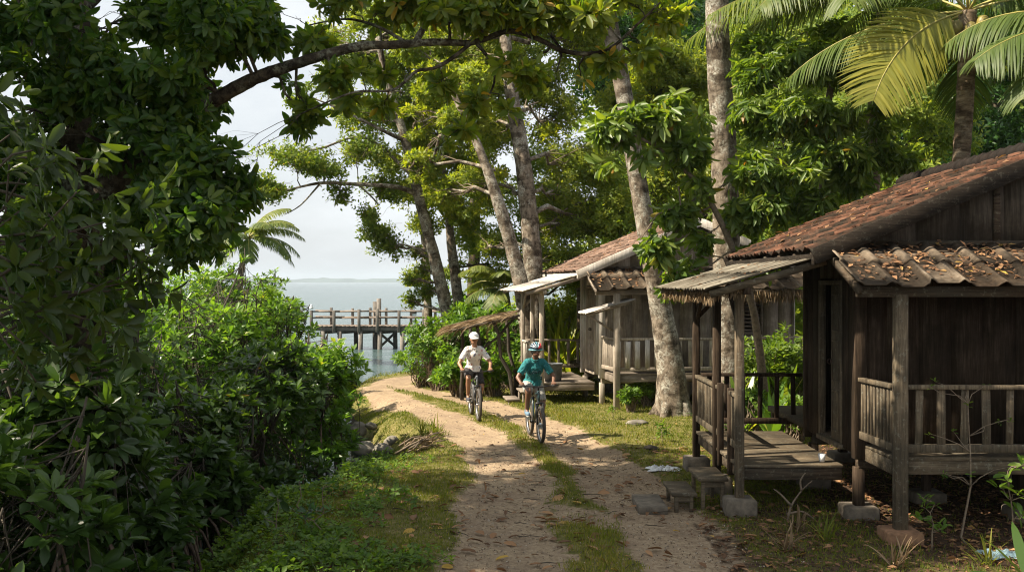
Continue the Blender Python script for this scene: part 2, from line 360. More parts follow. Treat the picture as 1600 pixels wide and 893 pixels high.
# ---------------------------------------------------------------- terrain
SEA = -0.70
COAST = np.array([(-4.3, -40), (-4.1, 5), (-3.9, 12.7), (-3.65, 15.6), (-3.05, 17.8), (-2.95, 20), (-3.6, 22.5), (-4.7, 27), (-6.0, 33), (-5.7, 37.6), (-4.6, 39.0),
                  (-2.0, 40), (1, 42.5), (3.5, 50), (5, 62), (14, 90), (40, 220), (120, 900)], float)
def seg_dist(x, y, P):
    d = np.full(np.shape(x), 1e9)
    for a, b in zip(P[:-1], P[1:]):
        ab = b - a; t = np.clip(((x - a[0]) * ab[0] + (y - a[1]) * ab[1]) / (ab @ ab), 0, 1)
        d = np.minimum(d, np.hypot(x - a[0] - t * ab[0], y - a[1] - t * ab[1]))
    return d
def sstep(a, b, x):
    t = np.clip((x - a) / (b - a), 0, 1); return t * t * (3 - 2 * t)
def coast_sd(x, y):
    x = np.asarray(x, float); y = np.asarray(y, float)
    s = np.sign(x - np.interp(y, COAST[:, 1], COAST[:, 0])); return seg_dist(x, y, COAST) * s
def wob(x, y):
    return (np.sin(x*1.7+y*.9)*.5 + np.sin(x*.6-y*1.3+2)*.5 + np.sin(x*3.9+y*3.1+1)*.25 + np.sin(x*6.1-y*5.3)*.15)
def land(x, y):
    return -0.45 * sstep(22, 37, np.asarray(y, float)) + 0.9 * sstep(8, 60, np.asarray(x, float)) 
def gz(x, y):
    x = np.asarray(x, float); y = np.asarray(y, float)
    s = coast_sd(x, y) + 0.16 * wob(x*1.3, y*1.3); w = 1.45 + 0.3*np.sin(y*.8)
    base = land(x, y) + 0.018 * wob(x, y)
    z = np.where(s > 0, SEA - .05 + (base - SEA + .05) * sstep(0, 1, s / w), SEA - .05 - 1.5 * sstep(0, 1, -s / 6.0))
    isl = np.exp(-((x + 12.5)**2 + (y - 44)**2) / 14.0); z = np.maximum(z, -2.3 + 2.2 * isl)
    mud = np.exp(-((x + 11)**2 / 30.0)) * (y < 36); return np.where((s < 0) & (y < 38), np.maximum(z, SEA - .30 + .12 * wob(x, y) * mud), z)
def p2g(px, py):
    Y = EYE * 1600 / (py - 440)
    for _ in range(12): Y = (EYE - float(land((px-800)/1600*Y, Y))) * 1600 / (py - 440)
    return ((px - 800) / 1600 * Y, Y)
T_LEFT = np.array([(-.55, -3), (-.4, 5)] + [p2g(*p) for p in ((785, 893), (787, 800), (797, 745), (777, 703), (742, 675), (698, 652), (652, 636), (615, 622), (592, 611), (586, 602), (602, 594), (645, 588))])
T_RIGHT = np.array([(1.9, -3), (1.9, 5)] + [p2g(*p) for p in ((1090, 893), (1035, 805), (955, 740), (915, 704), (868, 672), (820, 651), (765, 634), (700, 618), (650, 608), (620, 600), (625, 594), (650, 589))])
def sand_at(x, y):
    hw = 0.57 - 0.13 * sstep(14, 24, y)
    a = seg_dist(x, y, T_LEFT); b = seg_dist(x, y, T_RIGHT); a = a+.10*wob(x*1.9, y*1.6); b = b+.10*wob(x*1.8+3, y*1.7); d = np.minimum(a, b)
    s = 1 - sstep(hw - .25, hw + .3, d)
    # the strip between the wheel tracks is worn bare in places
    between = (a < 1.5) & (b < 1.5); patch = sstep(.35, .95, np.sin(y*1.05 + 1.2) + .6*np.sin(x*2.3 + y*2.9)+.3*np.sin(y*5+x*7))
    s = np.where(between & (y < 16), np.maximum(s, .62 * patch), s)
    s = np.maximum(s, .85 * (1 - sstep(0.15, .6, np.abs(coast_sd(x, y)) )) * (y > 36))
    return s
def mould_at(x, y):
    a = sstep(3.3, 4.4, x - .02*y) * (1 - sstep(17.5, 19, y)) * sstep(9.6, 11.2, y)
    b = .55 * sstep(1.8, 3, x) * (y < 13.5); c = .75 * sstep(1.5, 4, x) * sstep(22.5, 24, y)
    d = .9 * sstep(6.0, 8, x)
    e = .5 * sstep(28, 31, y) * sstep(0, 1.5, x)
    f = .5 * (1 - sstep(12.0, 13.5, y)) * (x > 2.2)
    return np.clip(np.maximum.reduce([a, b, c, d, e, f]), 0, 1)

def axis(lo, fine0, fine1, hi, step, grow=1.18):
    a = list(np.arange(fine0, fine1, step)); s = step; x = fine1
    while x < hi: a.append(x); s *= grow; x += s
    a.append(hi); s = step; x = fine0 - s
    while x > lo: a.insert(0, x); s *= grow; x -= s
    a.insert(0, lo); return np.array(a)
gx = axis(-400, -6.5, 9, 900, .09); gy = axis(-60, 8, 30, 900, .09)
X, Y = np.meshgrid(gx, gy, indexing='ij'); Z = gz(X, Y)
sd = sand_at(X, Y); Z = Z - .045 * sd * (coast_sd(X, Y) > 1) + rng.normal(0, .006, Z.shape) * (np.abs(X) < 12)
nx, ny = X.shape; I, J = np.meshgrid(np.arange(nx - 1), np.arange(ny - 1), indexing='ij')
Q = np.stack([I*ny+J, (I+1)*ny+J, (I+1)*ny+J+1, I*ny+J+1], -1).reshape(-1, 4)
wet = 1 - sstep(SEA + .02, SEA + .22, Z)
g = link_mesh('ground', np.stack([X, Y, Z], -1).reshape(-1, 3), [Q], M['ground'], None,
              {'sand': sd.ravel(), 'mould': mould_at(X, Y).ravel(), 'wet': wet.ravel()}, True)
tag(g, kind='structure')
wm = MB(); wm.add([(-9000, -60, SEA), (9000, -60, SEA), (9000, 9000, SEA), (-9000, 9000, SEA)], Q=[(0, 1, 2, 3)])
tag(wm.build('sea_water', M['water']), kind='structure')

# low far shore across the strait
hm = MB(); xs = np.linspace(-5200, 600, 160); dep = 5200
prof = 13 + 5*np.sin(xs*.004) + 4*np.sin(xs*.013+1) + rng.uniform(0, 6, len(xs)) + 12*np.exp(-((xs+640)/110)**2)
top = np.stack([xs, np.full_like(xs, dep) + 60, prof], 1); fr = np.stack([xs, np.full_like(xs, dep), np.full_like(xs, SEA - 1)], 1); bk = fr + [0, 400, 0]
nn = len(xs); k = np.arange(nn - 1)
hm.add(np.concatenate([fr, top, bk]), Q=np.concatenate([np.stack([k, k+1, nn+k+1, nn+k], 1), np.stack([nn+k, nn+k+1, 2*nn+k+1, 2*nn+k], 1)]))
tag(hm.build('hills', plain('far_wooded_shore', (.06, .085, .075), .95, var=.4, scale=.01)), kind='structure')

# air over the strait
hz = MB(); hz.box(-8900, 8900, -55, 8900, -5.0, 60)
mz, nt, b = new_mat('sea_haze'); nt.nodes.remove(b)
pv = nd(nt, 'ShaderNodeVolumePrincipled'); pv.inputs['Color'].default_value = (.72, .84, .96, 1); pv.inputs['Density'].default_value = HAZE_D
pv.inputs['Anisotropy'].default_value = .2
nt.links.new(pv.outputs[0], nt.nodes['Material Output'].inputs['Volume'])
if HAZE_D > 0: tag(hz.build('haze', mz), kind='stuff')
# ---------------------------------------------------------------- foliage machinery
TPL = {  # (along, across, lift) per vertex, triangles
 'hi': (np.array([(0,0,0),(.22,.34,.05),(.22,0,-.03),(.22,-.34,.05),(.6,.5,.04),(.6,0,-.05),(.6,-.5,.04),(.86,.3,-.02),(.86,-.3,-.02),(1,0,-.14)]),
        np.array([(0,2,1),(0,3,2),(1,2,5),(1,5,4),(2,3,6),(2,6,5),(4,5,9),(4,9,7),(5,6,9),(6,8,9)])),
 'mid': (np.array([(0,0,0),(.5,.5,.05),(.5,0,-.05),(.5,-.5,.05),(1,0,-.1)]), np.array([(0,2,1),(0,3,2),(1,2,4),(2,3,4)])),
 'lo': (np.array([(0,0,0),(.5,.5,.03),(.5,-.5,.03),(1,0,-.06)]), np.array([(0,2,1),(1,2,3)])),
 'long': (np.array([(0,0,0),(.3,.5,.04),(.3,-.5,.04),(.65,.42,-.02),(.65,-.42,-.02),(1,0,-.22)]), np.array([(0,2,1),(1,2,4),(1,4,3),(3,4,5)])),
}
def unit(a): return a / (np.linalg.norm(a, axis=-1, keepdims=True) + 1e-9)
class Fol:
    def __init__(s): s.V = []; s.F = []; s.A = []; s.n = 0
    def leaves(s, P, D, N, L, W, rnd, tpl='mid'):
        T, F = TPL[tpl]; n = len(P); D = unit(D); N = unit(N - D * (N * D).sum(-1, keepdims=True)); S = np.cross(D, N)
        L = np.broadcast_to(L, (n,))[:, None, None]; W = np.broadcast_to(W, (n,))[:, None, None]
        V = P[:, None] + D[:, None]*L*T[None, :, :1] + S[:, None]*W*T[None, :, 1:2] + N[:, None]*L*T[None, :, 2:]
        k = len(T); s.V.append(V.reshape(-1, 3)); s.F.append((F[None] + (np.arange(n)*k)[:, None, None]).reshape(-1, 3) + s.n)
        s.A.append(np.repeat(np.clip(rnd, 0, 1), k)); s.n += n * k
    def whorls(s, C, A, k=7, L=.12, W=.05, tilt=60, spread=.0, droop=.0, tpl='mid', tone=None, tj=22, lj=.3):
        n = len(C); A = unit(A); ref = np.where(np.abs(A[:, 2:3]) < .9, [[0, 0, 1.]], [[1., 0, 0]]); U = unit(np.cross(A, ref)); V = np.cross(A, U)
        ph = (rng.random((n, 1))*6.28 + np.arange(k)[None]*2*np.pi*.618*1.0 + rng.normal(0, .3, (n, k)))
        th = np.radians(np.clip(tilt + rng.normal(0, tj, (n, k)), 5, 165))
        rad = np.cos(ph)[..., None]*U[:, None] + np.sin(ph)[..., None]*V[:, None]
        D = A[:, None]*np.cos(th)[..., None] + rad*np.sin(th)[..., None]; D[..., 2] -= droop
        Nn = A[:, None]*np.sin(th)[..., None] - rad*np.cos(th)[..., None] + rng.normal(0, .25, (n, k, 3))
        P = C[:, None] + unit(D)*.15*L + A[:, None]*(rng.uniform(-1, .15, (n, k, 1))*spread)
        t = (rng.random((n, 1)) if tone is None else np.asarray(tone)[:, None])*.6 + rng.random((n, k))*.42
        l = L*(1 + rng.uniform(-lj, lj, (n, k)))
        s.leaves(P.reshape(-1, 3), D.reshape(-1, 3), Nn.reshape(-1, 3), l.ravel(), (l*(W/L)).ravel(), t.ravel(), tpl)
    def build(s, name, m, parent=None):
        return link_mesh(name, np.concatenate(s.V), [np.concatenate(s.F)], m, parent, {'rnd': np.concatenate(s.A)})
def nfun(P, f):
    x, y, z = (P*f).T; return (np.sin(x+1.7*y)*np.cos(y*1.1-z) + np.sin(z*1.9+x*.7+1)*.7 + np.sin(x*2.3-z*2.1+y)*.5)/2.2
def crown_pts(blobs, n, shell=.55, gap=.0, f=2.2):
    "cluster positions in a set of ellipsoids (cx,cy,cz,rx,ry,rz); gap>0 opens holes"
    B = np.array(blobs, float); w = (B[:, 3]*B[:, 4]*B[:, 5])**(2/3); idx = rng.choice(len(B), int(n*1.6)+4, p=w/w.sum())
    d = unit(rng.normal(size=(len(idx), 3))); r = shell + (1 - shell)*rng.random((len(idx), 1))**.7; r = r*(1 + .16*nfun(d*3+idx[:, None], 1.6))[:, None]
    C = B[idx, :3] + d*r*B[idx, 3:]; keep = nfun(C, f) > (gap*2-1)*.62
    C, d, idx = C[keep][:n], d[keep][:n], idx[keep][:n]; return C, d, idx
def bend(p, q, k=3, sag=.08, wig=.06):
    p = np.array(p, float); q = np.array(q, float); L = np.linalg.norm(q-p); t = np.linspace(0, 1, k+1)[:, None]
    P = p + (q-p)*t; P[1:-1] += rng.normal(0, wig*L, (k-1, 3)); P[:, 2:3] += sag*L*4*t*(1-t); return P
def smooth_path(P, n=24):
    P = np.array(P, float); t = np.arange(len(P)); tt = np.linspace(0, len(P)-1, n); out = []
    for u in tt:
        i = int(min(max(math.floor(u), 0), len(P)-2)); f = u-i; p0 = P[max(i-1, 0)]; p1 = P[i]; p2 = P[i+1]; p3 = P[min(i+2, len(P)-1)]
        out.append(.5*((2*p1)+(-p0+p2)*f+(2*p0-5*p1+4*p2-p3)*f*f+(-p0+3*p1-3*p2+p3)*f**3))
    return np.array(out)

def tree(name, label, cat, trunk, blobs, n, leaf, bark='bark_pale', group=None, k=7, L=.12, W=.05, tilt=60, spread=.05, droop=0.,
         tpl='mid', shell=.5, gap=.35, limbs=None, twigs=14, up=.5, sides=14, twigmat='twig', jit=.045, f=2.2, tonef=None, dead=0, rl=.3, limb_from=.45):
    """trunk: (x,y,z,r) rows bottom to top. limbs: extra (x,y,z,r) polylines. blobs carry the leaf clusters."""
    T = np.array(trunk, float); base = T[0, :3].copy()
    o = thing(name, label, cat, base, group=group)
    S = smooth_path(T, max(12, 5*len(T))); mb = MB(); mb.tube(S[:, :3], S[:, 3], sides, jit)
    # root flare
    r0 = S[0, 3]
    for a in np.linspace(0, 6.28, 6)[:-1] + rng.random():
        mb.tube([base + [0, 0, r0*1.7], base + [math.cos(a)*r0*.75, math.sin(a)*r0*.75, r0*.6], base + [math.cos(a)*r0*1.45, math.sin(a)*r0*1.45, -.12]], [r0*.42, r0*.32, r0*.14], 7, .08)
    mb.build('trunk', M[bark], o, smooth=True)
    br = MB(); tw = MB(); cl_extra = []
    for l in (limbs or []):
        l = np.array(l, float); q = smooth_path(l, 6*len(l)); br.tube(q[:, :3], q[:, 3], 9, jit)
    C, A, idx = crown_pts(blobs, n, shell, gap, f)
    anchors = [S] + [smooth_path(np.array(l, float), 6*len(l)) for l in (limbs or [])]; AN = np.concatenate(anchors)
    for bi, b in enumerate(blobs):
        c = np.array(b[:3]); rr = np.array(b[3:6])
        d = np.linalg.norm(AN[:, :3]-c, axis=1) + np.where(AN[:, 2] > c[2]-.1, .8*rr.mean(), 0) + 2.5*np.maximum(0, base[2]+limb_from*(c[2]-base[2]) - AN[:, 2])
        j = int(np.argmin(d)); p = AN[j]; dist = np.linalg.norm(p[:3]-c); r1 = min(p[3]*.6, rl*.12*(1+dist*.35))
        nseg = 5; path = bend(p[:3], c, nseg, .05, .05); br.tube(path, np.linspace(r1, r1*.4, nseg+1), 7, .06)
        ii = np.where(idx == bi)[0]
        for t in ii[:twigs]:
            s0 = path[rng.integers(2, nseg+1)]; q = bend(s0, C[t], 3, .03, .07); tw.tube(q, [r1*.32, r1*.2, r1*.12, max(.004, r1*.05)], 4, 0, False)
        for _ in range(dead):
            e = c + unit(rng.normal(size=3))*rr*1.15; q = bend(path[nseg-1], e, 4, .0, .09); tw.tube(q, np.linspace(r1*.3, .004, 5), 4, 0, False)
    if br.n: br.build('limb_branches', M[bark], o, smooth=True)
    if tw.n: tw.build('twigs', M[twigmat], o)
    fo = Fol(); up3 = np.array([0, 0, up]); fo.whorls(C, A + up3 + rng.normal(0, .35, A.shape), k, L, W, tilt, spread, droop, tpl, None if tonef is None else tonef(C))
    fo.build('crown', M[leaf], o); return o

# ---------------------------------------------------------------- mangroves
def mangrove(x, y, top, rad, label, n=260, L=.13, leaf='mangrove', low=-.35, hang=0.0, dens=1.0, group='mangrove bushes along the creek', tpl='mid', ry=None):
    zb = float(gz(x, y)); base = np.array([x, y, zb]); ry = ry or rad
    o = thing('mangrove_bush', label, 'mangrove', base, group=group)
    roots = MB(); st = MB(); ns = 5 + int(rad*2); tips = []
    for i in range(ns):
        a = rng.random()*6.28; rr = rad*.55*math.sqrt(rng.random()); bx, by = x+math.cos(a)*rr, y+math.sin(a)*rr*ry/rad
        h = .55+rng.random()*.65; j = np.array([bx, by, SEA+h]); tipz = low + (top-low)*(.55+.4*rng.random())
        tp = np.array([bx+math.cos(a)*rad*.3, by+math.sin(a)*ry*.3, tipz]); tips.append((j, tp)); st.tube(bend(j, tp, 4, 0, .05), np.linspace(.028, .01, 5), 6, .05)
        for kx in range(7):
            b = rng.random()*6.28; R_ = .22+rng.random()*.5; e = j + [math.cos(b)*R_, math.sin(b)*R_, -h-.35]; s0 = j + [0, 0, rng.uniform(-.1, .35)]
            m = (s0+e)/2 + [math.cos(b)*R_*.28, math.sin(b)*R_*.28, .16]; roots.tube(smooth_path([s0, m, e], 6), np.linspace(.020, .013, 6), 5, .05, False)
    roots.build('prop_roots', M['root'], o, smooth=True)
    cz = (top+low)/2; hz_ = (top-low)/2
    blobs = [(x, y, cz-.05*hz_, rad*.8, ry*.8, hz_*.8)]
    for i in range(7):
        a = i*.9+rng.random()*.6; u = rng.uniform(-.6, .75); k_ = math.sqrt(1-u*u)*.62
        blobs.append((x+math.cos(a)*rad*k_, y+math.sin(a)*ry*k_, cz+u*hz_*.72, rad*.42, ry*.42, hz_*.34))
    for i in range(6): a = i*1.05+rng.random(); blobs.append((x+math.cos(a)*rad*.62, y+math.sin(a)*ry*.62, max(low+.22, SEA+.45), rad*.38, ry*.38, .34))
    C, A, idx = crown_pts(blobs, int(n*dens*1.3), .45, .3, 2.6)
    C[:, 2] = np.maximum(C[:, 2], SEA+.22+.35*rng.random(len(C))); tones = np.clip(.45+.25*nfun(C, 1.3)+.25*(C[:, 2]-cz)/hz_*.3+rng.normal(0, .2, len(C)), 0, 1)
    for t in range(0, len(C), 3):
        j, tp = tips[rng.integers(len(tips))]; f = rng.uniform(.3, 1); s0 = j+(tp-j)*f; st.tube(bend(s0, C[t], 3, .04, .05), [.009, .007, .005, .004], 4, 0, False)
    st.build('stems', M['twig_dark'], o, smooth=True)
    fo = Fol(); A2 = A*.55 + [0, 0, .95] + rng.normal(0, .28, A.shape); fo.whorls(C, A2, 9, L, L*.44, 62, L*.25, .05, tpl, tones)
    fo.build('foliage', M[leaf], o); return o

# ---------------------------------------------------------------- palms
def frond(fo, ra, base, az, el, L, n=46, leaf=.55, w=.035, curl=1.0, hang=.6, tone=.5, twist=0.0):
    "one feather leaf: arching midrib with leaflets hanging on both sides"
    t = np.linspace(0, 1, 14); ang = el - curl*t**1.3; d = np.stack([np.cos(ang)*math.cos(az), np.cos(ang)*math.sin(az), np.sin(ang)], 1)
    P = np.array(base) + np.concatenate([[[0, 0, 0]], np.cumsum((d[1:]+d[:-1])/2, 0)*L/13]); ra.tube(P, np.linspace(.024, .004, 14), 6)
    s = np.linspace(.16, .995, n); Pi = np.stack([np.interp(s, t, P[:, i]) for i in range(3)], 1); Di = unit(np.stack([np.interp(s, t, d[:, i]) for i in range(3)], 1))
    S = unit(np.cross(Di, [0, 0, 1.0])); Nn = np.cross(S, Di)
    if twist: S, Nn = S*math.cos(twist)+Nn*math.sin(twist), Nn*math.cos(twist)-S*math.sin(twist)
    ll = leaf*np.clip(np.sin(np.pi*(s*.86+.10))**.55, .2, 1)
    for sg in (-1, 1):
        D = unit(S*sg*.9 + Di*.55 + [0, 0, -hang*.35] + rng.normal(0, .055, Di.shape)); p = Pi; l1 = ll*rng.uniform(.9, 1.05, n); parts = 4
        W = np.array([w*.8, w, w*.9, w*.6, .003]); ring = []
        for k in range(parts+1):
            wd = unit(np.cross(D, Nn+rng.normal(0, .12, Nn.shape)))*W[k]*.5; ring.append((p-wd, p+wd)); p = p + D*(l1/parts)[:, None]; D = unit(D + np.array([0, 0, -hang*.42]))
        V = np.stack([np.stack([a, b], 1) for a, b in ring], 1).reshape(n, -1, 3); m = V.shape[1]
        F = np.array([(2*k, 2*k+1, 2*k+3) for k in range(parts)] + [(2*k, 2*k+3, 2*k+2) for k in range(parts)])
        fo.V.append(V.reshape(-1, 3)); fo.F.append((F[None]+(np.arange(n)*m)[:, None, None]).reshape(-1, 3)+fo.n)
        fo.A.append(np.repeat(np.clip(tone+rng.normal(0, .14, n), 0, 1), m)); fo.n += n*m
def palm(label, trunk, fronds, name='coconut_palm', cat='palm', group=None, nuts=0, tr=True):
    T = np.array(trunk, float); o = thing(name, label, cat, T[0, :3], group=group); top = T[-1, :3]
    S = smooth_path(T, 60); rr = S[:, 3]*(1+.05*np.sin(np.arange(60)*2.6)); mb = MB(); mb.tube(S[:, :3], rr, 14, .015)
    mb.build('trunk', M['palm_bark'], o, smooth=True)
    for fr in fronds:
        fo = Fol(); ra = MB(); kw = dict(fr); mname = kw.pop('mat', 'frond'); b = kw.pop('base', None); off = kw.pop('off', 0.0)
        bb = top + [0, 0, -off] if b is None else b
        frond(fo, ra, bb, kw.pop('az'), kw.pop('el'), kw.pop('L'), **kw)
        f_ = ra.build('frond', M['stalk'], o, smooth=True); fo.build('leaflets', M[mname], f_)
    if nuts:
        nb = MB()
        for i in range(nuts):
            a = i*6.28/nuts; nb.ellipsoid(top+[math.cos(a)*.26, math.sin(a)*.26, -.25-.06*(i % 3)], (.11, .11, .14), 10, 7)
        tag(nb.build('coconuts', M['nut'], o, smooth=True), kind=None)
    return o
M['stalk'] = plain('frond_stalk', (.30, .26, .07), .5, var=.3, scale=8)
M['nut'] = plain('green_coconut', (.16, .13, .03), .5, var=.4, scale=6)
# ---------------------------------------------------------------- houses
def tile_sheet(P0, along, slope, La, Ls, pitch, course, amp, step, res=5, jit=.006, prof='pan', vres=2):
    "roof covering as one mesh in local coordinates; returns V, Q, rnd"
    P0 = np.array(P0, float); a = unit(np.array(along, float)); s = unit(np.array(slope, float)); nrm = np.cross(a, s); nrm = nrm if nrm[2] > 0 else -nrm
    na = int(round(La/pitch)); u = np.linspace(0, na*pitch, na*res+1)*La/(na*pitch); ns = int(round(Ls/course)); V = []; A = []; rows = []
    for j in range(ns):
        for e in (0.0, .999):
            rows.append((j, e))
    col = np.minimum((u/La*na).astype(int), na-1)
    cj = rng.normal(0, 1, (ns, na)); ph = (u/La*na) % 1.0
    for (j, e) in rows:
        if prof == 'pan': h = amp*(np.abs(np.sin(np.pi*ph))**.8 - .2*np.sin(2*np.pi*ph))
        elif prof == 'sine': h = amp*.5*(1+np.cos(2*np.pi*ph))
        else: d = np.minimum(ph, 1-ph)/.17; h = amp*np.sqrt(np.clip(1-d*d, 0, 1))          # narrow rolls
        lift = step*(1-e) + jit*cj[j, col]; v = (j + (e if e else -.06 + .04*0))*course*Ls/(ns*course)
        w = v + jit*2*cj[j, col]*(e < .5)
        V.append(P0 + u[:, None]*a + w[:, None]*s + (h+lift)[:, None]*nrm); A.append(np.clip(.5+.28*cj[j, col] + (.38*(h/amp-.45) if prof != 'sine' else .2*(h/amp-.5)), 0, 1))
    V = np.array(V); m = V.shape[1]; A = np.array(A); I, J = np.meshgrid(np.arange(len(rows)-1), np.arange(m-1), indexing='ij')
    Q = np.stack([I*m+J, I*m+J+1, (I+1)*m+J+1, (I+1)*m+J], -1).reshape(-1, 4)
    if np.dot(np.cross(V[0, 1]-V[0, 0], V[1, 0]-V[0, 0]), nrm) < 0: Q = Q[:, ::-1]
    return V.reshape(-1, 3), Q, A.ravel()
def sheet(name, m, parent, *a, thick=.012, smooth=False, **k):
    V, Q, A = tile_sheet(*a, **k); o = link_mesh(name, V, [Q], m, parent, {'rnd': A}, smooth, True)
    md = o.modifiers.new('solid', 'SOLIDIFY'); md.thickness = thick; md.offset = -1; return o
def boards(mb, x0, x1, z0, z1f, y, thick=.03, bw=.28, face=-1, ax='x', z0f=None):
    "upright boards along x (or y) from x0 to x1, top z given by z1f(position)"
    n = max(1, int(round((x1-x0)/bw))); e = np.linspace(x0, x1, n+1)
    for i in range(n):
        a, b = e[i]+.003, e[i+1]-.003; dy = rng.uniform(0, .008); za, zb = z1f(a), z1f(b); y0, y1 = (y-dy, y+thick-dy)
        c = [(a, y0, z0), (b, y0, z0), (b, y1, z0), (a, y1, z0), (a, y0, za), (b, y0, zb), (b, y1, zb), (a, y1, za)]
        if ax == 'y': c = [(q[1], q[0], q[2]) for q in c]; c = [c[k] for k in (1, 0, 3, 2, 5, 4, 7, 6)]
        mb.hexa(c)
def railing(name, parent, p, q, zt, zb, mv, n, w=.07, t=.022, handle=.07, skip=0.0, rough=1.0, label=None):
    mb = MB(); p = np.array(p, float); q = np.array(q, float); L = np.linalg.norm(q-p); d = (q-p)/L; nr = np.array([d[1], -d[0]])
    P3 = lambda s, z: np.array([*(p+d*s), z])
    mb.bar(P3(0, zt-.025), P3(L, zt-.025+rng.normal(0, .006)*rough), .075, .05); mb.bar(P3(0, zb+.05), P3(L, zb+.05+rng.normal(0, .006)*rough), .045, .09)
    for i in range(n):
        if rng.random() < skip: continue
        s = (i+.5)/n*L; lean = rng.normal(0, .009)*rough; mb.bar(P3(s, zb+.09)-[0, 0, .02], P3(s+lean, zt-.05), w*rng.uniform(.9, 1.1), t, up=(nr[0], nr[1], 0))
    o = mb.build(name, mv, parent, local=True, bevel=.003)
    if label: o['label'] = label
    return o

def wooden_house(label, ox, oy, oz, rot, pal, near, footz=0.0):
    """stilt house. Local frame: origin at the front left veranda post, x to the right along the front, y to the back."""
    o = thing('stilt_house', label, 'house', (ox, oy, oz), rot, 'stilt houses along the path'); Wz, Wx, Wy, Gz, Gx = pal['wall'], pal['bx'], pal['by'], pal['rz'], pal['rx']
    K = dict(local=True); EX, EZ, SL = -.76, 3.27, .4257; RX = 2.2; RZ = EZ+(RX-EX)*SL; roof = lambda x: (EZ-.05+(min(x, 2*RX-x)-EX)*SL)
    # floor, beams
    mb = MB(); mb.box(-.14, 4.7, .98, 5.3, .78, .86); mb.box(.55, 4.7, 3.0, 5.3, .70, .78); mb.build('floor_slab', M['wd_x'], o, **K)
    mb = MB()
    for y in (1.05, 2.95, 5.2): mb.box(-.10, 4.68, y-.06, y+.06, .60, .775)
    mb.build('floor_beam', Wx, o, bevel=.005, **K)
    # front wall: lower boards below the veranda roof and gable boards above
    mb = MB(); boards(mb, -.16, 3.0, .86, lambda x: 3.35, .95, bw=.42); boards(mb, 3.9, 4.7, .86, lambda x: 3.35, .95, bw=.4); boards(mb, 3.0, 3.9, .86, lambda x: 1.75, .95, bw=.45); boards(mb, 3.0, 3.9, 2.72, lambda x: 3.35, .95, bw=.45) if False else boards(mb, 3.0, 3.9, 2.72, lambda x: 3.35, .95, bw=.45)
    mb.build('front_wall', Wz, o, **K)
    mb = MB(); boards(mb, -.5, 4.9, 3.352, lambda x: max(3.36, roof(x)-.07), .93, bw=.56); mb.build('gable_wall', pal['gable'], o, **K)
    mb = MB(); mb.box(-.5, 4.9, .89, .927, 3.34, 3.40); mb.box(1.52, 1.60, .895, .927, 3.40, roof(1.5)-.1); mb.build('gable_trim', Wx, o, **K)
    # window in the front wall
    wf = MB(); 
    for a in (3.0, 3.84): wf.box(a, a+.06, .91, .948, 1.75, 2.72)
    wf.box(3.06, 3.84, .91, .948, 2.66, 2.72); wf.box(3.06, 3.84, .91, .948, 1.75, 1.81)
    wo = wf.build('window', Gx, o, **K); wl = MB()
    for i in range(9): wl.bar((3.07, .955, 1.86+i*.092), (3.83, .955, 1.86+i*.092), .012, .05, up=(0, .5, .85))
    wl.build('louvres', Wx, wo, **K)
    # side wall with its door
    mb = MB(); boards(mb, .99, 1.40, .80, lambda y: 3.24, -.16, ax='y', bw=.2); boards(mb, 2.36, 3.0, .80, lambda y: 3.24, -.16, ax='y', bw=.32); boards(mb, 1.40, 2.36, 2.94, lambda y: 3.24, -.16, ax='y', bw=.3)
    mb.build('side_wall', pal['side'], o, **K)
    mb = MB(); boards(mb, 3.0, 5.3, .80, lambda y: 3.55, .55, ax='y', bw=.3); mb.build('side_wall', pal['side'], o, **K)
    mb = MB(); boards(mb, .86, 5.3, .80, lambda y: 3.24, 4.67, ax='y', bw=.4); mb.build('side_wall', pal['side'], o, **K)
    mb = MB(); boards(mb, -.13, .58, .80, lambda x: 3.5, 2.99, bw=.3); mb.build('back_wall', Wz, o, **K); mb = MB(); boards(mb, .58, 4.7, .80, lambda x: max(3.3, roof(x)-.07), 5.28, bw=.5); mb.build('back_wall', Wz, o, **K)
    for c_ in ((-.19, -.04, .86, .985, .74, 3.3), (-.20, -.03, 2.93, 3.05, .70, 3.3)): mb = MB(); mb.box(*c_); mb.build('corner_post', pal['side'], o, bevel=.006, **K)
    dr = MB(); dr.box(-.185, -.10, 1.40, 1.46, .84, 2.92); dr.box(-.185, -.10, 2.30, 2.36, .84, 2.92); dr.box(-.187, -.10, 1.46, 2.30, 2.86, 2.92); dr.box(-.21, -.09, 1.38, 2.38, .78, .838); dr.build('door_frame', pal['door'], o, bevel=.004, **K)
    for (y0, y1, op) in (((1.47, 1.86, 0.0),) if near else ((1.47, 1.83, 0.0), (1.85, 2.29, 0.0))):
        d = MB(); d.box(-.165, -.135, y0, y1, .85, 2.85)
        for a, b_ in ((.95, 1.5), (1.6, 2.15), (2.25, 2.75)):
            d.box(-.178, -.167, y0+.05, y1-.05, a, a+.03); d.box(-.178, -.167, y0+.05, y1-.05, b_-.03, b_); d.box(-.178, -.167, y0+.05, y0+.08, a+.03, b_-.03); d.box(-.178, -.167, y1-.08, y1-.05, a+.03, b_-.03)
        dd = d.build('door', pal['door'], o, bevel=.003, **K); h = MB(); hy = y1-.04 if y0 < 1.6 else y0+.04; h.torus((-.195, hy, 1.86), (0, 1, 0), .032, .007, 12, 6); h.box(-.183, -.168, hy-.025, hy+.025, 1.83, 1.89); h.build('handle', M['iron'], dd, **K)
    # main roof
    sn = math.sqrt(1+SL*SL); Lr = (RX-EX)*sn
    Lf = sheet('roof', pal['tile'], o, (EX, .6, EZ), (0, 1, 0), (1, 0, SL), 5.0, Lr, pitch=.185, course=.235, amp=.040, step=.026, res=6, jit=.007, thick=.014)
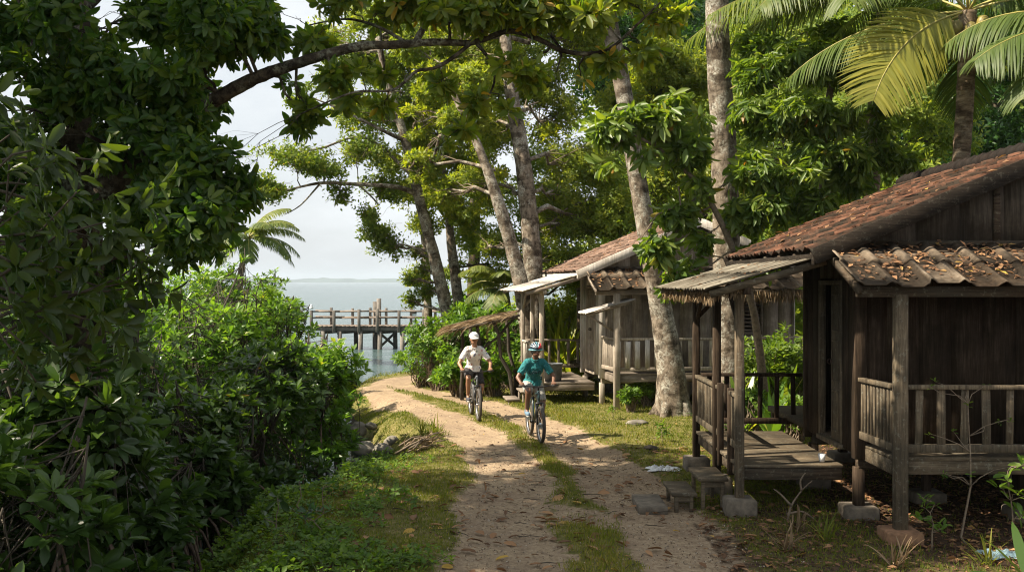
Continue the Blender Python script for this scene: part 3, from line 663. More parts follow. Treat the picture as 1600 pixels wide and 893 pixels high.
    sheet('roof', pal['tile'], o, (2*RX-EX, .6, EZ), (0, 1, 0), (-1, 0, SL), 5.0, Lr, pitch=.185, course=.235, amp=.040, step=.026, res=6, jit=.007, thick=.014)
    rd = MB()
    for i in range(20):
        y = .56+i*.255; P = []; 
        rd.tube([(RX, y, RZ+.035+.02), (RX, y+.29, RZ+.035)], [.108, .085], 10)
    r_ = rd.build('ridge_tiles', M['ridge'], o, **K)
    for y in (.565, 5.585): vg = MB(); vg.bar((EX-.02, y, EZ-.075), (RX, y, RZ-.075), .03, .20); vg.bar((2*RX-EX+.02, y+.004, EZ-.075), (RX, y+.004, RZ-.075), .03, .20); vg.build('bargeboard', pal['barge'], o, bevel=.004, **K)
    fs = MB(); fs.box(EX-.01, EX+.02, .585, 5.57, EZ-.17, EZ-.035); fs.build('eaves_board', pal['fascia'], o, bevel=.003, **K)
    rf = MB()
    for y in np.linspace(.8, 5.4, 7): rf.bar((EX+.03, y, EZ-.06), (RX, y, RZ-.10), .05, .09); rf.bar((2*RX-EX-.03, y, EZ-.06), (RX, y+.002, RZ-.10), .05, .09)
    rf.build('rafters', Wx, o, **K)
    # veranda roof over the front
    v0 = np.array([-.56, -.28, 2.86]); v1 = np.array([-.56, .90, 3.34]); s_ = v1-v0
    sheet('veranda_roof', pal['asb'], o, v0, (1, 0, 0), s_, 5.7, np.linalg.norm(s_), pitch=.40, course=.62, amp=.050, step=.03, res=14, jit=.008, prof='roll', smooth=False, thick=.014)
    mb = MB(); mb.bar((-.5, -.12, 2.79), (5.1, -.12, 2.79), .07, .12); mb.build('veranda_beam', Wx, o, bevel=.005, **K)
    for x_ in (-.5, 2.3, 5.0): mb = MB(); mb.bar((x_, -.24, 2.80), (x_, .88, 3.235), .05, .085); mb.build('veranda_rafter', Wy, o, **K)
    # veranda deck
    mb = MB()
    for i in range(7): mb.box(-.06, 4.75, -.05+i*.137, .08+i*.137, .885+rng.uniform(-.004, .004), .925)
    mb.build('veranda_deck', Gx, o, bevel=.004, **K)
    mb = MB(); mb.box(-.05, 4.7, -.035, .025, .725, .882); mb.box(-.06, .0, .028, .90, .72, .880); mb.build('veranda_fascia', pal['ff'], o, bevel=.006, **K)
    for i, x in enumerate((0.0, 2.45, 4.65)):
        p = MB(); p.box(x-.07, x+.07, -.165, -.04, .10-footz, 2.76); p.build('veranda_post', pal['post'], o, bevel=.008, **K)
        f = MB(); f.box(x-.20, x+.19, -.32, .10, -.15-footz, .13-footz); f.build('footing', M['brickpad'], o, bevel=.02, **K)
    railing('railing', o, (.08, -.09), (2.38, -.09), 1.745, .98, Gz, 9, .088); railing('railing', o, (2.52, -.09), (4.58, -.09), 1.745, .98, Gz, 8, .088)
    railing('railing', o, (-.05, -.02), (-.12, .85), 1.745, .98, Gz, 10, .045)
    # stilts under the body
    st = []
    for x, y, w in ((-.08, 1.05, .12), (-.08, 2.95, .12), (1.1, 1.9, .10), (2.3, 1.05, .12), (1.0, 5.0, .13), (4.5, 1.05, .12), (2.9, 3.4, .13), (4.5, 5.0, .13), (1.9, .9, .22)):
        p = MB(); p.box(x-w/2, x+w/2, y-w/2, y+w/2, .12-footz, .62 if w < .2 else .72); p.build('stilt', Wz, o, bevel=.006, **K); f = MB(); f.box(x-.2, x+.2, y-.2, y+.2, -.15-footz, .15-footz); f.build('footing', M['concrete'], o, bevel=.02, **K)
    # side porch: deck, posts, rails, steps, lean-to roof
    dk = MB()
    for i in range(15): dk.box(-1.53, -.21, 1.22+i*.195, 1.41+i*.195, .57+rng.uniform(-.004, .004), .61)
    dk.build('porch_deck', pal['deck'], o, bevel=.004, **K)
    mb = MB(); mb.box(-1.5, -.22, 1.235, 1.29, .42, .568); mb.box(-1.5, -.22, 4.05, 4.11, .42, .568); mb.box(-1.50, -1.44, 1.292, 4.048, .42, .566); mb.build('porch_fascia', Wx, o, bevel=.006, **K)
    for (y, zt, nm) in ((1.2, 2.83, 1), (2.62, 2.83, 0), (4.2, 2.83, 0)):
        p = MB(); p.box(-1.57, -1.465, y-.05, y+.05, .10-footz, zt-.06); p.build('porch_post', pal['post'] if nm else pal['pdark'], o, bevel=.008, **K); f = MB(); f.box(-1.70, -1.33, y-.19, y+.19, -.2-footz, .21-footz); f.build('footing', M['concrete'], o, bevel=.025, **K)
    for y in (1.72, 2.38): p = MB(); p.box(-1.555, -1.475, y-.04, y+.04, .40, 1.52); p.build('newel_post', pal['pdark'], o, bevel=.006, **K)
    railing('railing', o, (-1.515, 1.27), (-1.515, 1.67), 1.49, .78, Gz, 5, .04); railing('railing', o, (-1.515, 2.43), (-1.515, 2.55), 1.48, .78, Gz, 1, .05); railing('railing', o, (-1.515, 2.69), (-1.515, 4.13), 1.48, .76, pal['side'] if not near else Gz, 13, .042)
    railing('railing', o, (-1.45, 4.16), (.10, 4.16), 1.50, .72, pal['pdark'] if near else Gz, 6, .07)
    for i, (xa, xb, zt) in enumerate(((-1.98, -1.60, .40), (-2.32, -2.0, .21))):
        sp = MB(); sp.box(xa, xb, 1.45, 2.25, zt-.045, zt)
        for a_ in (xa+.04, xb-.09):
            for b_ in (1.49, 2.16): sp.box(a_, a_+.05, b_, b_+.05, -.1-footz, zt-.045)
        sp.box(xa+.04, xb-.04, 1.50, 1.52, zt-.13, zt-.047); sp.build('step', Gx, o, bevel=.006, **K)
    sl = MB(); sl.box(-2.75, -2.38, 1.4, 2.2, -.06-footz, .045-footz*.9); sl.build('step', M['concrete'], o, bevel=.01, **K)
    pr0 = np.array([-2.0, .68, 2.80]); sv = np.array([1.45, 0, .42])
    sheet('porch_roof', pal['lean'], o, pr0, (0, 1, 0), sv, 4.25, np.linalg.norm(sv), pitch=.085 if near else .11, course=.75, amp=.022, step=.012, res=6, jit=.004, prof='sine', thick=.006)
    for y_ in (.74, 2.6, 4.85): mb = MB(); mb.bar((-1.97, y_, 2.745), (-.58, y_, 3.147), .045, .085); mb.build('porch_rafter', pal['edge'], o, **K)
    mb = MB(); mb.bar((-1.52, .72, 2.79), (-1.52, 4.9, 2.79), .08, .09); mb.bar((-1.52, 1.30, 2.42), (-1.52, 1.75, 2.74), .05, .06); mb.bar((-1.50, 4.2, 2.35), (-1.0, 4.2, 2.86), .05, .06); mb.bar((-1.52, 4.1, 2.35), (-1.52, 3.6, 2.74), .05, .06); mb.build('porch_beam', pal['pdark'], o, bevel=.004, **K)
    return o
def onh(o, x, y, z):
    c, s = math.cos(o.rotation_euler[2]), math.sin(o.rotation_euler[2]); return np.array([o.location[0]+c*x-s*y, o.location[1]+s*x+c*y, o.location[2]+z])
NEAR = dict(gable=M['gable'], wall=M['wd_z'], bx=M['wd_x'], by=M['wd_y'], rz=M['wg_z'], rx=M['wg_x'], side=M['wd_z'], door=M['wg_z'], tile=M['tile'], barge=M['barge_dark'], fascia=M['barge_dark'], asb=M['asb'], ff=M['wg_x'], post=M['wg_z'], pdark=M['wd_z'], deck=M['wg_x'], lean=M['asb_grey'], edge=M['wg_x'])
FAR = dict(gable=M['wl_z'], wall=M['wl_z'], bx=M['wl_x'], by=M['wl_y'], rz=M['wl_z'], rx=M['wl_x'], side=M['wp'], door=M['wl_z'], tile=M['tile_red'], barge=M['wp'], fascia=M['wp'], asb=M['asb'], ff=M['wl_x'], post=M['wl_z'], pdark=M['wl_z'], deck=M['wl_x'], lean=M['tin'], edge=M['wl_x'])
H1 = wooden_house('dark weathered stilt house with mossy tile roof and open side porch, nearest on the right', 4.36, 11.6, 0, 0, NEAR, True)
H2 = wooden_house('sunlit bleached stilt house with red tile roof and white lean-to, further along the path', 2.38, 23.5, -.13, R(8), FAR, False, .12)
# small tin awning on the corner of the far house, and hanging thatch under the near porch eave
aw = np.array([-.72, -.30, 2.30]); sv = np.array([1.12, 0, .33]); sheet('awning', M['tin'], H2, aw, (0, 1, 0), sv, .95, np.linalg.norm(sv), pitch=.12, course=.6, amp=.022, step=.01, res=6, prof='sine', thick=.006)
mb = MB(); mb.bar((-.62, -.05, 2.24), (-.05, -.05, 1.9), .04, .05); mb.bar((-.70, -.2, 2.27), (.3, -.2, 2.57), .04, .05); mb.bar((-.70, .5, 2.27), (.3, .5, 2.57), .04, .05); mb.build('awning_bracket', M['wl_x'], H2, local=True)
ms = MB()
for i in range(5): ms.bar((.02+i*.23, -.13+rng.normal(0, .004), 1.05), (.02+i*.23+rng.normal(0, .01), -.13, 1.62+rng.uniform(0, .08)), .11, .018, up=(0, 1, 0))
ms.build('patched_boards', M['wp'], H2, local=True)
def fringe(name, p, q, L, n, parent, m='frond_dead', local=True):
    p = np.array(p, float); q = np.array(q, float); t = rng.random(n)[:, None]; P = p+(q-p)*t+rng.normal(0, .012, (n, 3)); D = np.tile([0, 0, -1.], (n, 1))+rng.normal(0, .16, (n, 3)); fo = Fol()
    fo.leaves(P, D, rng.normal(size=(n, 3)), L*rng.uniform(.5, 1.1, n), .022, rng.random(n), 'lo'); 
    return link_mesh(name, np.concatenate(fo.V), [np.concatenate(fo.F)], M[m], parent, {'rnd': np.concatenate(fo.A)}, False, local)
fringe('thatch_fringe', (-1.93, .75, 2.76), (-1.93, 4.8, 2.76), .15, 500, H1); fringe('thatch_fringe', (-1.9, .80, 2.75), (-1.55, .80, 2.82), .12, 60, H1)
# thatch skirt hung on the far side of the middle house's veranda
th = MB(); fringe('thatch_fringe', (2.2, -.30, 2.86), (5.1, -.30, 2.86), .34, 1100, H2)

# fallen leaves lying on the near roofs
def litter_on(name, n, fn, L, parent_none=True, tone=(0, 1)):
    P, Nn = fn(n); Nu = unit(Nn); D = rng.normal(size=P.shape); D = unit(D-Nu*(D*Nu).sum(-1, keepdims=True)*.88); fo = Fol(); fo.leaves(P, D, Nn+rng.normal(0, .16, P.shape), L*rng.uniform(.5, 1.3, len(P)), L*.45*rng.uniform(.6, 1.2, len(P)), tone[0]+(tone[1]-tone[0])*rng.random(len(P)), 'mid'); return tag(fo.build(name, M['litter']), kind='stuff')
def on_veranda(H, x0, x1):
    def f(n):
        x = rng.uniform(x0, x1, n); u = rng.random(n)**.8; near_valley = (np.round((x+.56-.2)/.4)*.4-.56+.2); x = near_valley + (x-near_valley)*.75; y = -.26+u*1.15; z = 2.86+(y+.28)*.407+.025+.03*rng.random(n)
        return np.array([onh(H, *q) for q in zip(x, y, z)]), np.tile([0, -.38, 1.], (n, 1))
    return f
litter_on('fallen_leaves', 480, on_veranda(H1, -.5, 3.2), .105, tone=(.25, 1)); litter_on('fallen_leaves', 500, on_veranda(H1, -.5, 3.2), .05, tone=(0, .6)); litter_on('fallen_leaves', 200, on_veranda(H2, -.5, 2.5), .12, tone=(.3, .95))
def on_main(H):
    def f(n):
        x = rng.uniform(-.7, 2.1, n); y = rng.uniform(.6, 5.5, n); z = 3.27+(x+.76)*.4257+.06+.02*rng.random(n); return np.array([onh(H, *q) for q in zip(x, y, z)]), np.tile([-.4, 0, 1.], (n, 1))
    return f
litter_on('fallen_leaves', 70, on_main(H1), .13, tone=(.3, 1)); litter_on('fallen_leaves', 60, on_main(H2), .12, tone=(.3, .9))
def on_lean(n):
    x = rng.uniform(-1.98, -.7, n); y = rng.uniform(.7, 4.8, n); z = 2.80+(x+2.0)*.29+.03; return np.array([onh(H1, *q) for q in zip(x, y, z)]), np.tile([-.3, 0, 1.], (n, 1))
litter_on('fallen_leaves', 60, on_lean, .09, tone=(.2, .8))
# ---------------------------------------------------------------- vegetation in its places
def pb(px, py, Y, r, ry=None, rz=None):
    c = at(px, py, Y); return (*c, r, ry or r, rz or r*.8)
def pt(px, py, Y, r): return (*at(px, py, Y), r)
def bush(label, x, y, top, rad, n=200, L=.13, W=.06, leaf='mangrove', k=8, low=None, name='shrub', cat='shrub', group=None, tpl='mid', tilt=62, ry=None, gap=.3, droop=.05, up=.8, base=None):
    zb = float(gz(x, y)); ry = ry or rad; low = zb+.15 if low is None else low
    o = thing(name, label, cat, (x, y, zb), group=group); st = MB(); cz = (top+low)/2; hz_ = (top-low)/2
    blobs = [(x, y, cz, rad*.75, ry*.75, hz_*.8)]
    for i in range(6):
        a = i*1.05+rng.random(); u = rng.uniform(-.7, .8); kk = math.sqrt(1-u*u)*.6; blobs.append((x+math.cos(a)*rad*kk, y+math.sin(a)*ry*kk, cz+u*hz_*.7, rad*.42, ry*.42, hz_*.36))
    C, A, _ = crown_pts(blobs, n, .4, gap, 2.6); C[:, 2] = np.maximum(C[:, 2], zb+.08)
    for t in range(0, len(C), 3):
        a = rng.random()*6.28; s0 = np.array([x+math.cos(a)*rad*.2, y+math.sin(a)*ry*.2, zb-.05]); st.tube(bend(s0, C[t], 4, .05, .05), [.02, .014, .01, .008, .005], 4, 0, False)
    st.build('stems', M['twig'], o, smooth=True)
    tones = np.clip(.5+.25*nfun(C, 1.5)+rng.normal(0, .2, len(C)), 0, 1)
    fo = Fol(); fo.whorls(C, A*.6+[0, 0, up]+rng.normal(0, .3, A.shape), k, L, W, tilt, L*.3, droop, tpl, tones); fo.build('foliage', M[leaf], o); return o

# --- the great shade tree on the left, its long limb reaching over the path
limb = [pt(125, 335, 11.2, .18), pt(195, 268, 11.0, .15), pt(250, 214, 10.8, .125), pt(300, 180, 10.7, .105), pt(350, 148, 10.6, .09), pt(400, 122, 10.5, .08), pt(440, 107, 10.5, .073),
        pt(500, 88, 10.4, .062), pt(560, 73, 10.4, .056), pt(620, 70, 10.4, .05), pt(680, 66, 10.4, .043), pt(740, 66, 10.4, .036), pt(795, 49, 10.4, .032), pt(838, 60, 10.4, .03), pt(878, 79, 10.4, .028), pt(920, 84, 10.4, .025), pt(955, 75, 10.4, .02), pt(992, 42, 10.3, .016), pt(1032, 4, 10.2, .01)]
sub = [[pt(648, 68, 10.4, .038), pt(668, 36, 10.5, .032), pt(700, 10, 10.7, .026), pt(750, -40, 11, .02), pt(820, -100, 11.4, .01)],
       [pt(735, 68, 10.4, .022), pt(708, 90, 10.3, .02), pt(680, 106, 10.2, .018), pt(650, 112, 10.2, .016), pt(615, 140, 10.1, .014), pt(560, 143, 10, .011), pt(520, 156, 9.9, .009), pt(470, 178, 9.9, .006)],
       [pt(745, 68, 10.4, .02), pt(765, 95, 10.5, .016), pt(772, 130, 10.6, .012), pt(745, 175, 10.7, .008), pt(700, 215, 10.7, .005)],
       [pt(640, 70, 10.4, .02), pt(590, 42, 10.6, .016), pt(540, 30, 10.8, .012), pt(480, 40, 11, .007)],
       [pt(878, 79, 10.4, .016), pt(850, 40, 10.6, .012), pt(830, 10, 10.8, .009), pt(780, -30, 11, .006)],
       [pt(118, 120, 11.2, .12), pt(60, 30, 10.4, .10), pt(-10, -90, 9.8, .08), pt(-120, -200, 9.5, .05)],
       [pt(115, 20, 11.2, .12), pt(200, -60, 11.5, .10), pt(330, -150, 12, .08), pt(500, -220, 12.4, .05), pt(640, -240, 12.6, .03)]]
bl = []
for p in [(20, 40), (95, 30), (175, 45), (250, 35), (320, 25), (382, 20), (30, 130), (100, 150), (180, 120), (262, 105), (312, 70), (362, 35), (30, 240), (105, 265), (185, 225), (255, 195), (300, 160),
          (60, 350), (140, 350), (215, 310), (268, 285), (305, 325), (352, 296), (10, 190), (10, 300), (50, 410), (90, 480), (20, 500), (150, 470), (245, 365), (180, 400), (100, 440), (30, 440), (322, 262), (300, 372)]:
    bl.append(pb(p[0], p[1], rng.uniform(9.6, 12.2), rng.uniform(.34, .47)))
for p in [(425, 60, .2), (410, 10, .24), (462, 25, .2), (448, 128, .08)]: bl.append(pb(p[0], p[1], rng.uniform(10.2, 11.2), p[2]))
nd_ = len(bl)
for p in [(540, 8, .26), (590, 22, .22), (640, -4, .3), (700, 10, .24), (745, 24, .18), (770, -4, .3), (830, 14, .24), (880, 0, .3), (930, 22, .22), (985, 0, .3), (1040, 15, .24), (640, 108, .11), (600, 118, .08), (560, 112, .08),
          (520, 120, .13), (485, 172, .12), (470, 200, .1), (550, 160, .12), (690, 130, .10), (720, 200, .11), (690, 225, .09), (745, 158, .11), (790, 95, .11), (825, 118, .13), (870, 112, .12), (905, 125, .10), (790, 175, .08), (640, 205, .07), (600, 165, .07), (950, 95, .13), (1010, 80, .12), (500, 60, .2)]:
    bl.append(pb(p[0], p[1], rng.uniform(10.0, 11.0), p[2]*1.15, p[2]*1.4, p[2]*.8))
for i in range(13):      # the crown above the picture
    a = rng.random()*6.28; q = math.sqrt(rng.random()); bl.append((-5.6+math.cos(a)*3.0*q, 11+math.sin(a)*3.2*q, 7.6+rng.random()*2.6, 1.1, 1.1, .65))
limb = [(*p[:3], p[3]*.86) for p in limb]
tree('shade_tree', 'great dark tree whose long bare limb arches over the path', 'tree',
     [(-4.75, 11.2, -.85, .33), pt(130, 640, 11.2, .25), pt(128, 440, 11.2, .225), pt(121, 200, 11.2, .21), pt(112, 0, 11.2, .19), (-4.95, 11.2, 7.8, .14), (-4.7, 11.4, 9.8, .06)],
     bl, 10500, 'almond', 'bark_mossy', k=8, L=.135, W=.052, tilt=66, spread=.05, droop=.22, tpl='hi', shell=.25, gap=.34, limbs=[limb]+sub, twigs=16, up=.35, twigmat='twig_dark', f=3.0, limb_from=.3, rl=.13, tonef=lambda C: np.clip(.08+.40*rng.random(len(C))+.62*sstep(-3.0, -1.2, C[:, 0])*(C[:, 2] < 6.5), 0, 1))  # left leaves dark, limb leaves yellower: shade and sunlight put into the tone

# --- near leafy branches at the left edge
o = thing('sapling', 'big-leaved young tree leaning in at the left edge before the dark trunk', 'sapling', (-3.9, 5.9, -.6))
mb = MB(); mains = []
mb.tube(smooth_path([(-3.9, 5.9, -.7), (-3.7, 5.9, 1), (-3.6, 5.9, 2.8), (-3.3, 5.9, 4.2)], 14), np.linspace(.05, .02, 14), 7, .05)
fo = Fol(); CC = []; AA = []
for (px, py, Yy) in [(30, 200, 5.8), (75, 230, 5.6), (60, 290, 5.9), (120, 300, 5.7), (100, 250, 6.1), (30, 330, 5.6), (80, 360, 5.9), (140, 370, 6.1), (170, 345, 6), (200, 390, 6.2), (235, 400, 6.3), (120, 420, 5.8), (60, 430, 5.8), (20, 400, 5.7), (160, 450, 6.2), (90, 490, 6.0),
                     (20, 480, 5.8), (200, 440, 6.2), (140, 500, 6.0), (180, 520, 6.2), (40, 540, 5.8), (105, 555, 6.), (15, 250, 5.7), (10, 150, 5.9), (240, 445, 6.3), (150, 250, 6.2), (60, 600, 5.9)]:
    c = at(px, py, Yy); s0 = np.array([-3.62, 5.9, 2.2+rng.random()*1.5]); mb.tube(bend(s0, c, 5, .03, .03), [.016, .013, .011, .009, .007, .005], 5, .05)
    CC.append(c); AA.append(unit(c-s0)*.8+[0, 0, .2])
    for _ in range(2): CC.append(c+rng.normal(0, .12, 3)); AA.append(unit(c-s0)*.8+rng.normal(0, .4, 3))
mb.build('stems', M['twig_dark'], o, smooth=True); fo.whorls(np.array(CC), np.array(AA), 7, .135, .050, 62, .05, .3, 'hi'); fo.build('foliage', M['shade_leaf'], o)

# --- unseen trees beyond the left edge, added to shade creek and bank
for i, (x, y, lab) in enumerate([(-12.2, 10.5, 'unseen tall tree added to shade the near mangroves'), (-8.5, 5.2, 'unseen tall tree added to shade the near grass bank')]):
    bb = [(x+rng.normal(0, 1.7), y+rng.normal(0, 1.5), rng.uniform(5.5, 9.5), 1.6, 1.6, 1.1) for _ in range(8)]
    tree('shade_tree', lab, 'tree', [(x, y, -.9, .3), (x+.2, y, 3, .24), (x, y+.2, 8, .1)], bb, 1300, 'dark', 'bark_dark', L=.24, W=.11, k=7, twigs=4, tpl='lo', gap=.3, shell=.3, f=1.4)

bb = []  # unseen crown, laid out to throw dappled shade on the near path
for gx_ in np.linspace(-13.0, -6.2, 6):
    for gy_ in np.linspace(6.5, 15.2, 6):
        if rng.random() < .84: bb.append((gx_+rng.normal(0, .35), gy_+rng.normal(0, .35), 9.2+.05*(gy_-10)+rng.random()*1.4, rng.uniform(.75, 1.2), rng.uniform(.6, 1.0), .6))
tree('shade_tree', 'unseen broad tree added so its high crown dapples the near path with shade', 'tree', [(-9.6, 9, -.9, .42), (-9.4, 9, 4, .34), (-8.8, 9.2, 7.5, .28), (-8.0, 9.8, 9.0, .2), (-7, 10.3, 9.6, .13), (-6.2, 11, 9.9, .06)], bb, 2300, 'almond', 'bark_dark', L=.26, W=.11, k=8, twigs=5, tpl='lo', gap=.29, shell=.2, f=1.9)

# --- mangroves, near to far
MG = [(-4.35, 11.9, .95, .75, 'small mangrove sprouting from the dark water behind the bank', 170), (-4.25, 13.3, 1.0, .75, 'small mangrove at the bank edge before the fan of roots', 170), (-5.3, 8.6, 2.3, 1.0, 'mangrove at the extreme lower left', 200),
      (-4.2, 8.5, 2.1, .95, 'low mangrove in the near left corner', 150), (-5.9, 9.6, 2.0, 1.15, 'mangrove rising at the left edge below the dark trunk', 230), (-4.5, 10.3, 2.75, 1.0, 'young mangrove beside the leafy bank in front of the trunk', 330),
      (-5.1, 12.5, 1.9, 1.1, 'shaded mangrove at the foot of the great dark tree', 240), (-6.9, 12.2, 2.6, 1.3, 'shaded mangrove left of the great dark tree', 260), (-4.45, 14.3, 1.75, 1.05, 'mangrove over dark water behind the leafy bank', 230),
      (-6.6, 14.9, 2.7, 1.4, 'tall shaded mangrove behind the dark trunk', 280), (-8.6, 14.6, 3.0, 1.5, 'tall mangrove on the left edge behind the trunk', 260), (-4.15, 16.6, 2.15, 1.15, 'mangrove with a fan of brown prop roots in open water', 280),
      (-6.6, 17.7, 3.0, 1.5, 'mangrove behind the one with the fan of roots', 280), (-8.9, 17.8, 3.3, 1.6, 'deep green mangrove in the middle of the thicket', 260), (-3.85, 19.2, 2.15, 1.15, 'mangrove leaning furthest out over the creek rocks', 300),
      (-6.3, 20.6, 2.75, 1.5, 'mangrove with a sunlit top behind the creek', 280), (-8.7, 21.0, 3.2, 1.7, 'mangrove with a sunlit top in the thicket middle', 280), (-11.2, 21.2, 3.5, 1.8, 'mangrove with a sunlit top at the thicket left', 260),
      (-4.75, 22.4, 1.9, 1.15, 'small mangrove beside the far bend of the path', 260), (-5.9, 24.8, 2.55, 1.35, 'bright mangrove next to the pier end', 280), (-7.8, 25.4, 3.2, 1.6, 'yellow-green sunlit mangrove below the small palm', 280),
      (-10.2, 26.0, 3.6, 1.9, 'yellow-green sunlit mangrove left of the small palm', 280), (-13.0, 26.2, 3.7, 1.9, 'bright mangrove seen behind the dark trunk', 240), (-7.4, 29.0, 2.4, 1.5, 'far low mangrove before the pier', 220),
      (-9.2, 35, 3.3, 1.9, 'farthest mangrove hiding the foot of the small palm', 260), (-11.6, 37, 3.2, 2.0, 'farthest mangrove left of the small palm', 240),
      (-12.2, 31, 4.0, 2.2, 'far bright mangrove under the small palm', 260), (-16, 31, 4.2, 2.3, 'far bright mangrove behind the left thicket', 220)]
for (x, y, top, rad, lab, n) in MG:
    if y > 20 and x < -5.2: top += .45 if y < 24 else .8
    mangrove(x, y, top, rad, lab, int(n*(1.5 if y < 13 else 1.55 if y < 24 else 1.7)), L=.19 if y < 14 else .17 if y < 24 else .165, low=-.5, tpl='hi' if y < 12 else 'mid', leaf='mangrove' if y < 18.5 else 'mangrove_lit')  # rear bushes take the paler leaf, sunlight painted into its colour

# --- trunks and crowns along the right of the path
tree('seaside_tree', 'slender leaning tree with bare spreading branches above the pier', 'tree',
     [pt(712, 560, 31.5, .24), pt(697, 480, 31.5, .20), pt(678, 400, 31.5, .18), pt(655, 310, 31.5, .16), pt(632, 215, 31.5, .14), pt(606, 130, 31.5, .11), pt(590, 60, 31.5, .08)],
     [pb(455, 245, 30, 1.22, 1.28, 0.51), pb(425, 290, 30, 0.7, 0.9, 0.58), pb(500, 260, 31, 0.9, 1.28, 0.45), pb(560, 235, 31, 1.02, 1.28, 0.58), pb(530, 300, 31, 0.58), pb(470, 150, 31, 0.7, 0.77, 0.45), pb(520, 130, 31, 0.77, 0.9, 0.45), pb(480, 185, 31, 0.51),
      pb(600, 290, 32, 0.9), pb(590, 355, 32, 0.7, 0.77, 0.83), pb(575, 330, 31, 0.51), pb(610, 385, 32, 0.58), pb(590, 180, 32, 1.02), pb(640, 150, 33, 1.28), pb(560, 90, 33, 1.02), pb(620, 60, 33, 1.41), pb(680, 60, 34, 1.54), pb(500, 70, 32, 0.7),
      pb(642, 470, 32, 0.36, 0.38, 0.36), pb(668, 452, 32, 0.42, 0.38, 0.38), pb(640, 435, 32, 0.31), pb(662, 420, 32.5, 0.44), pb(650, 395, 32.5, 0.45)], 5200, 'olive', L=.125, W=.062, k=7, spread=.38, twigs=16, tpl='mid', gap=.45, shell=.2, f=2.4, up=.4, dead=4,
     limbs=[[pt(655, 305, 31.5, .09), pt(620, 292, 31.2, .075), pt(560, 288, 31, .06), pt(500, 286, 30.5, .045), pt(440, 300, 30, .02)], [pt(633, 220, 31.5, .07), pt(590, 200, 31, .05), pt(530, 170, 31, .035), pt(480, 150, 31, .015)],
            [pt(640, 270, 31.5, .06), pt(570, 215, 31, .04), pt(500, 232, 30.5, .03), pt(440, 240, 30, .015)], [pt(500, 287, 30.5, .03), pt(470, 320, 30.3, .02), pt(445, 335, 30, .01)], [pt(560, 288, 31, .03), pt(590, 320, 31.5, .02), pt(560, 325, 31.5, .01)]])
tree('seaside_tree', 'airy yellow-green tree filling the view behind the leaning seaside tree', 'tree', [pt(672, 560, 34.5, .16), pt(668, 470, 34.5, .14), pt(664, 380, 34.5, .12), pt(650, 280, 34.5, .1), pt(640, 180, 34.5, .08), pt(640, 80, 34.5, .05)],
     [pb(560, 175, 34, 1.05), pb(600, 105, 34, 1.3), pb(650, 200, 34, 1.2), pb(690, 290, 34, 1.0), pb(640, 300, 34, .8), pb(525, 110, 34, .75), pb(720, 150, 34.5, 1.3), pb(580, 35, 34, 1.2), pb(510, 50, 34, .7), pb(760, 60, 35, 1.5), pb(665, 345, 34, .7), pb(615, 245, 34, .9), pb(700, 60, 35, 1.4), pb(560, 235, 34, .6), pb(650, 430, 34, .5)],
     5200, 'fresh', L=.14, W=.055, k=8, twigs=10, tpl='lo', gap=.38, f=2.0, spread=.4, shell=.3, dead=1)
tree('seaside_tree', 'short pale trunk just right of the leaning seaside tree', 'tree', [pt(722, 560, 33, .22), pt(716, 470, 33, .18), pt(706, 390, 33, .15), pt(700, 330, 33, .12), pt(690, 240, 33, .08)],
     [pb(690, 300, 33, .9), pb(730, 240, 33.5, 1.0), pb(670, 220, 33, .8), pb(720, 340, 33, .7), pb(690, 160, 34, 1.1), pb(745, 150, 34.5, 1.1), pb(700, 100, 35, 1.2)], 2300, 'fresh', L=.16, W=.07, spread=.25, k=7, tpl='mid', gap=.30, twigs=10, dead=2)
tree('forest_tree', 'tall grey trunk rising behind the low white awning', 'tree', [pt(838, 560, 29, .33), pt(834, 440, 29, .28), pt(826, 330, 29, .25), pt(815, 240, 29, .22), pt(800, 150, 29.2, .2), pt(790, 70, 29.5, .17), pt(785, -60, 30, .1)],
     [pb(740, 300, 31.5, 1.1), pb(770, 200, 31.5, 1.1), pb(860, 180, 31.5, 1.1), pb(900, 260, 31.5, 1.3), pb(940, 330, 32, 1.2), pb(880, 350, 31.5, 1.0), pb(830, 120, 32, 1.2), pb(760, 100, 32, 1.2), pb(900, 80, 32, 1.3), pb(700, 60, 32, 1.0), pb(800, 10, 32, 1.5),
      pb(880, 300, 31, .9), pb(860, 400, 31.5, .8), pb(770, 380, 31.5, .6), (2, 31, 11.5, 2, 2, 1.2), (-1, 31.5, 12.5, 2, 2, 1.2)], 9500, 'fresh', L=.14, W=.048, k=10, tpl='lo', gap=.38, twigs=12, dead=3, spread=.38, f=1.8, tilt=70)
tree('forest_tree', 'thinner grey trunk leaning left beside the tall grey one', 'tree', [pt(830, 560, 28, .24), pt(815, 450, 28, .21), pt(795, 370, 28, .18), pt(775, 305, 28, .16), pt(752, 240, 28.2, .12), pt(720, 170, 28.5, .09), pt(690, 110, 29, .06)],
     [pb(720, 190, 29, .7), pb(680, 130, 29.5, .8), pb(660, 260, 29.5, .6), pb(690, 300, 29.5, .5), pb(740, 130, 29, .7), pb(650, 190, 30, .6), pb(655, 70, 30, .8), pb(770, 260, 29, .5), pb(640, 265, 29.5, .35)], 2000, 'fresh', L=.15, W=.065, k=8, tpl='mid', gap=.4, twigs=12, dead=6, f=2.4)
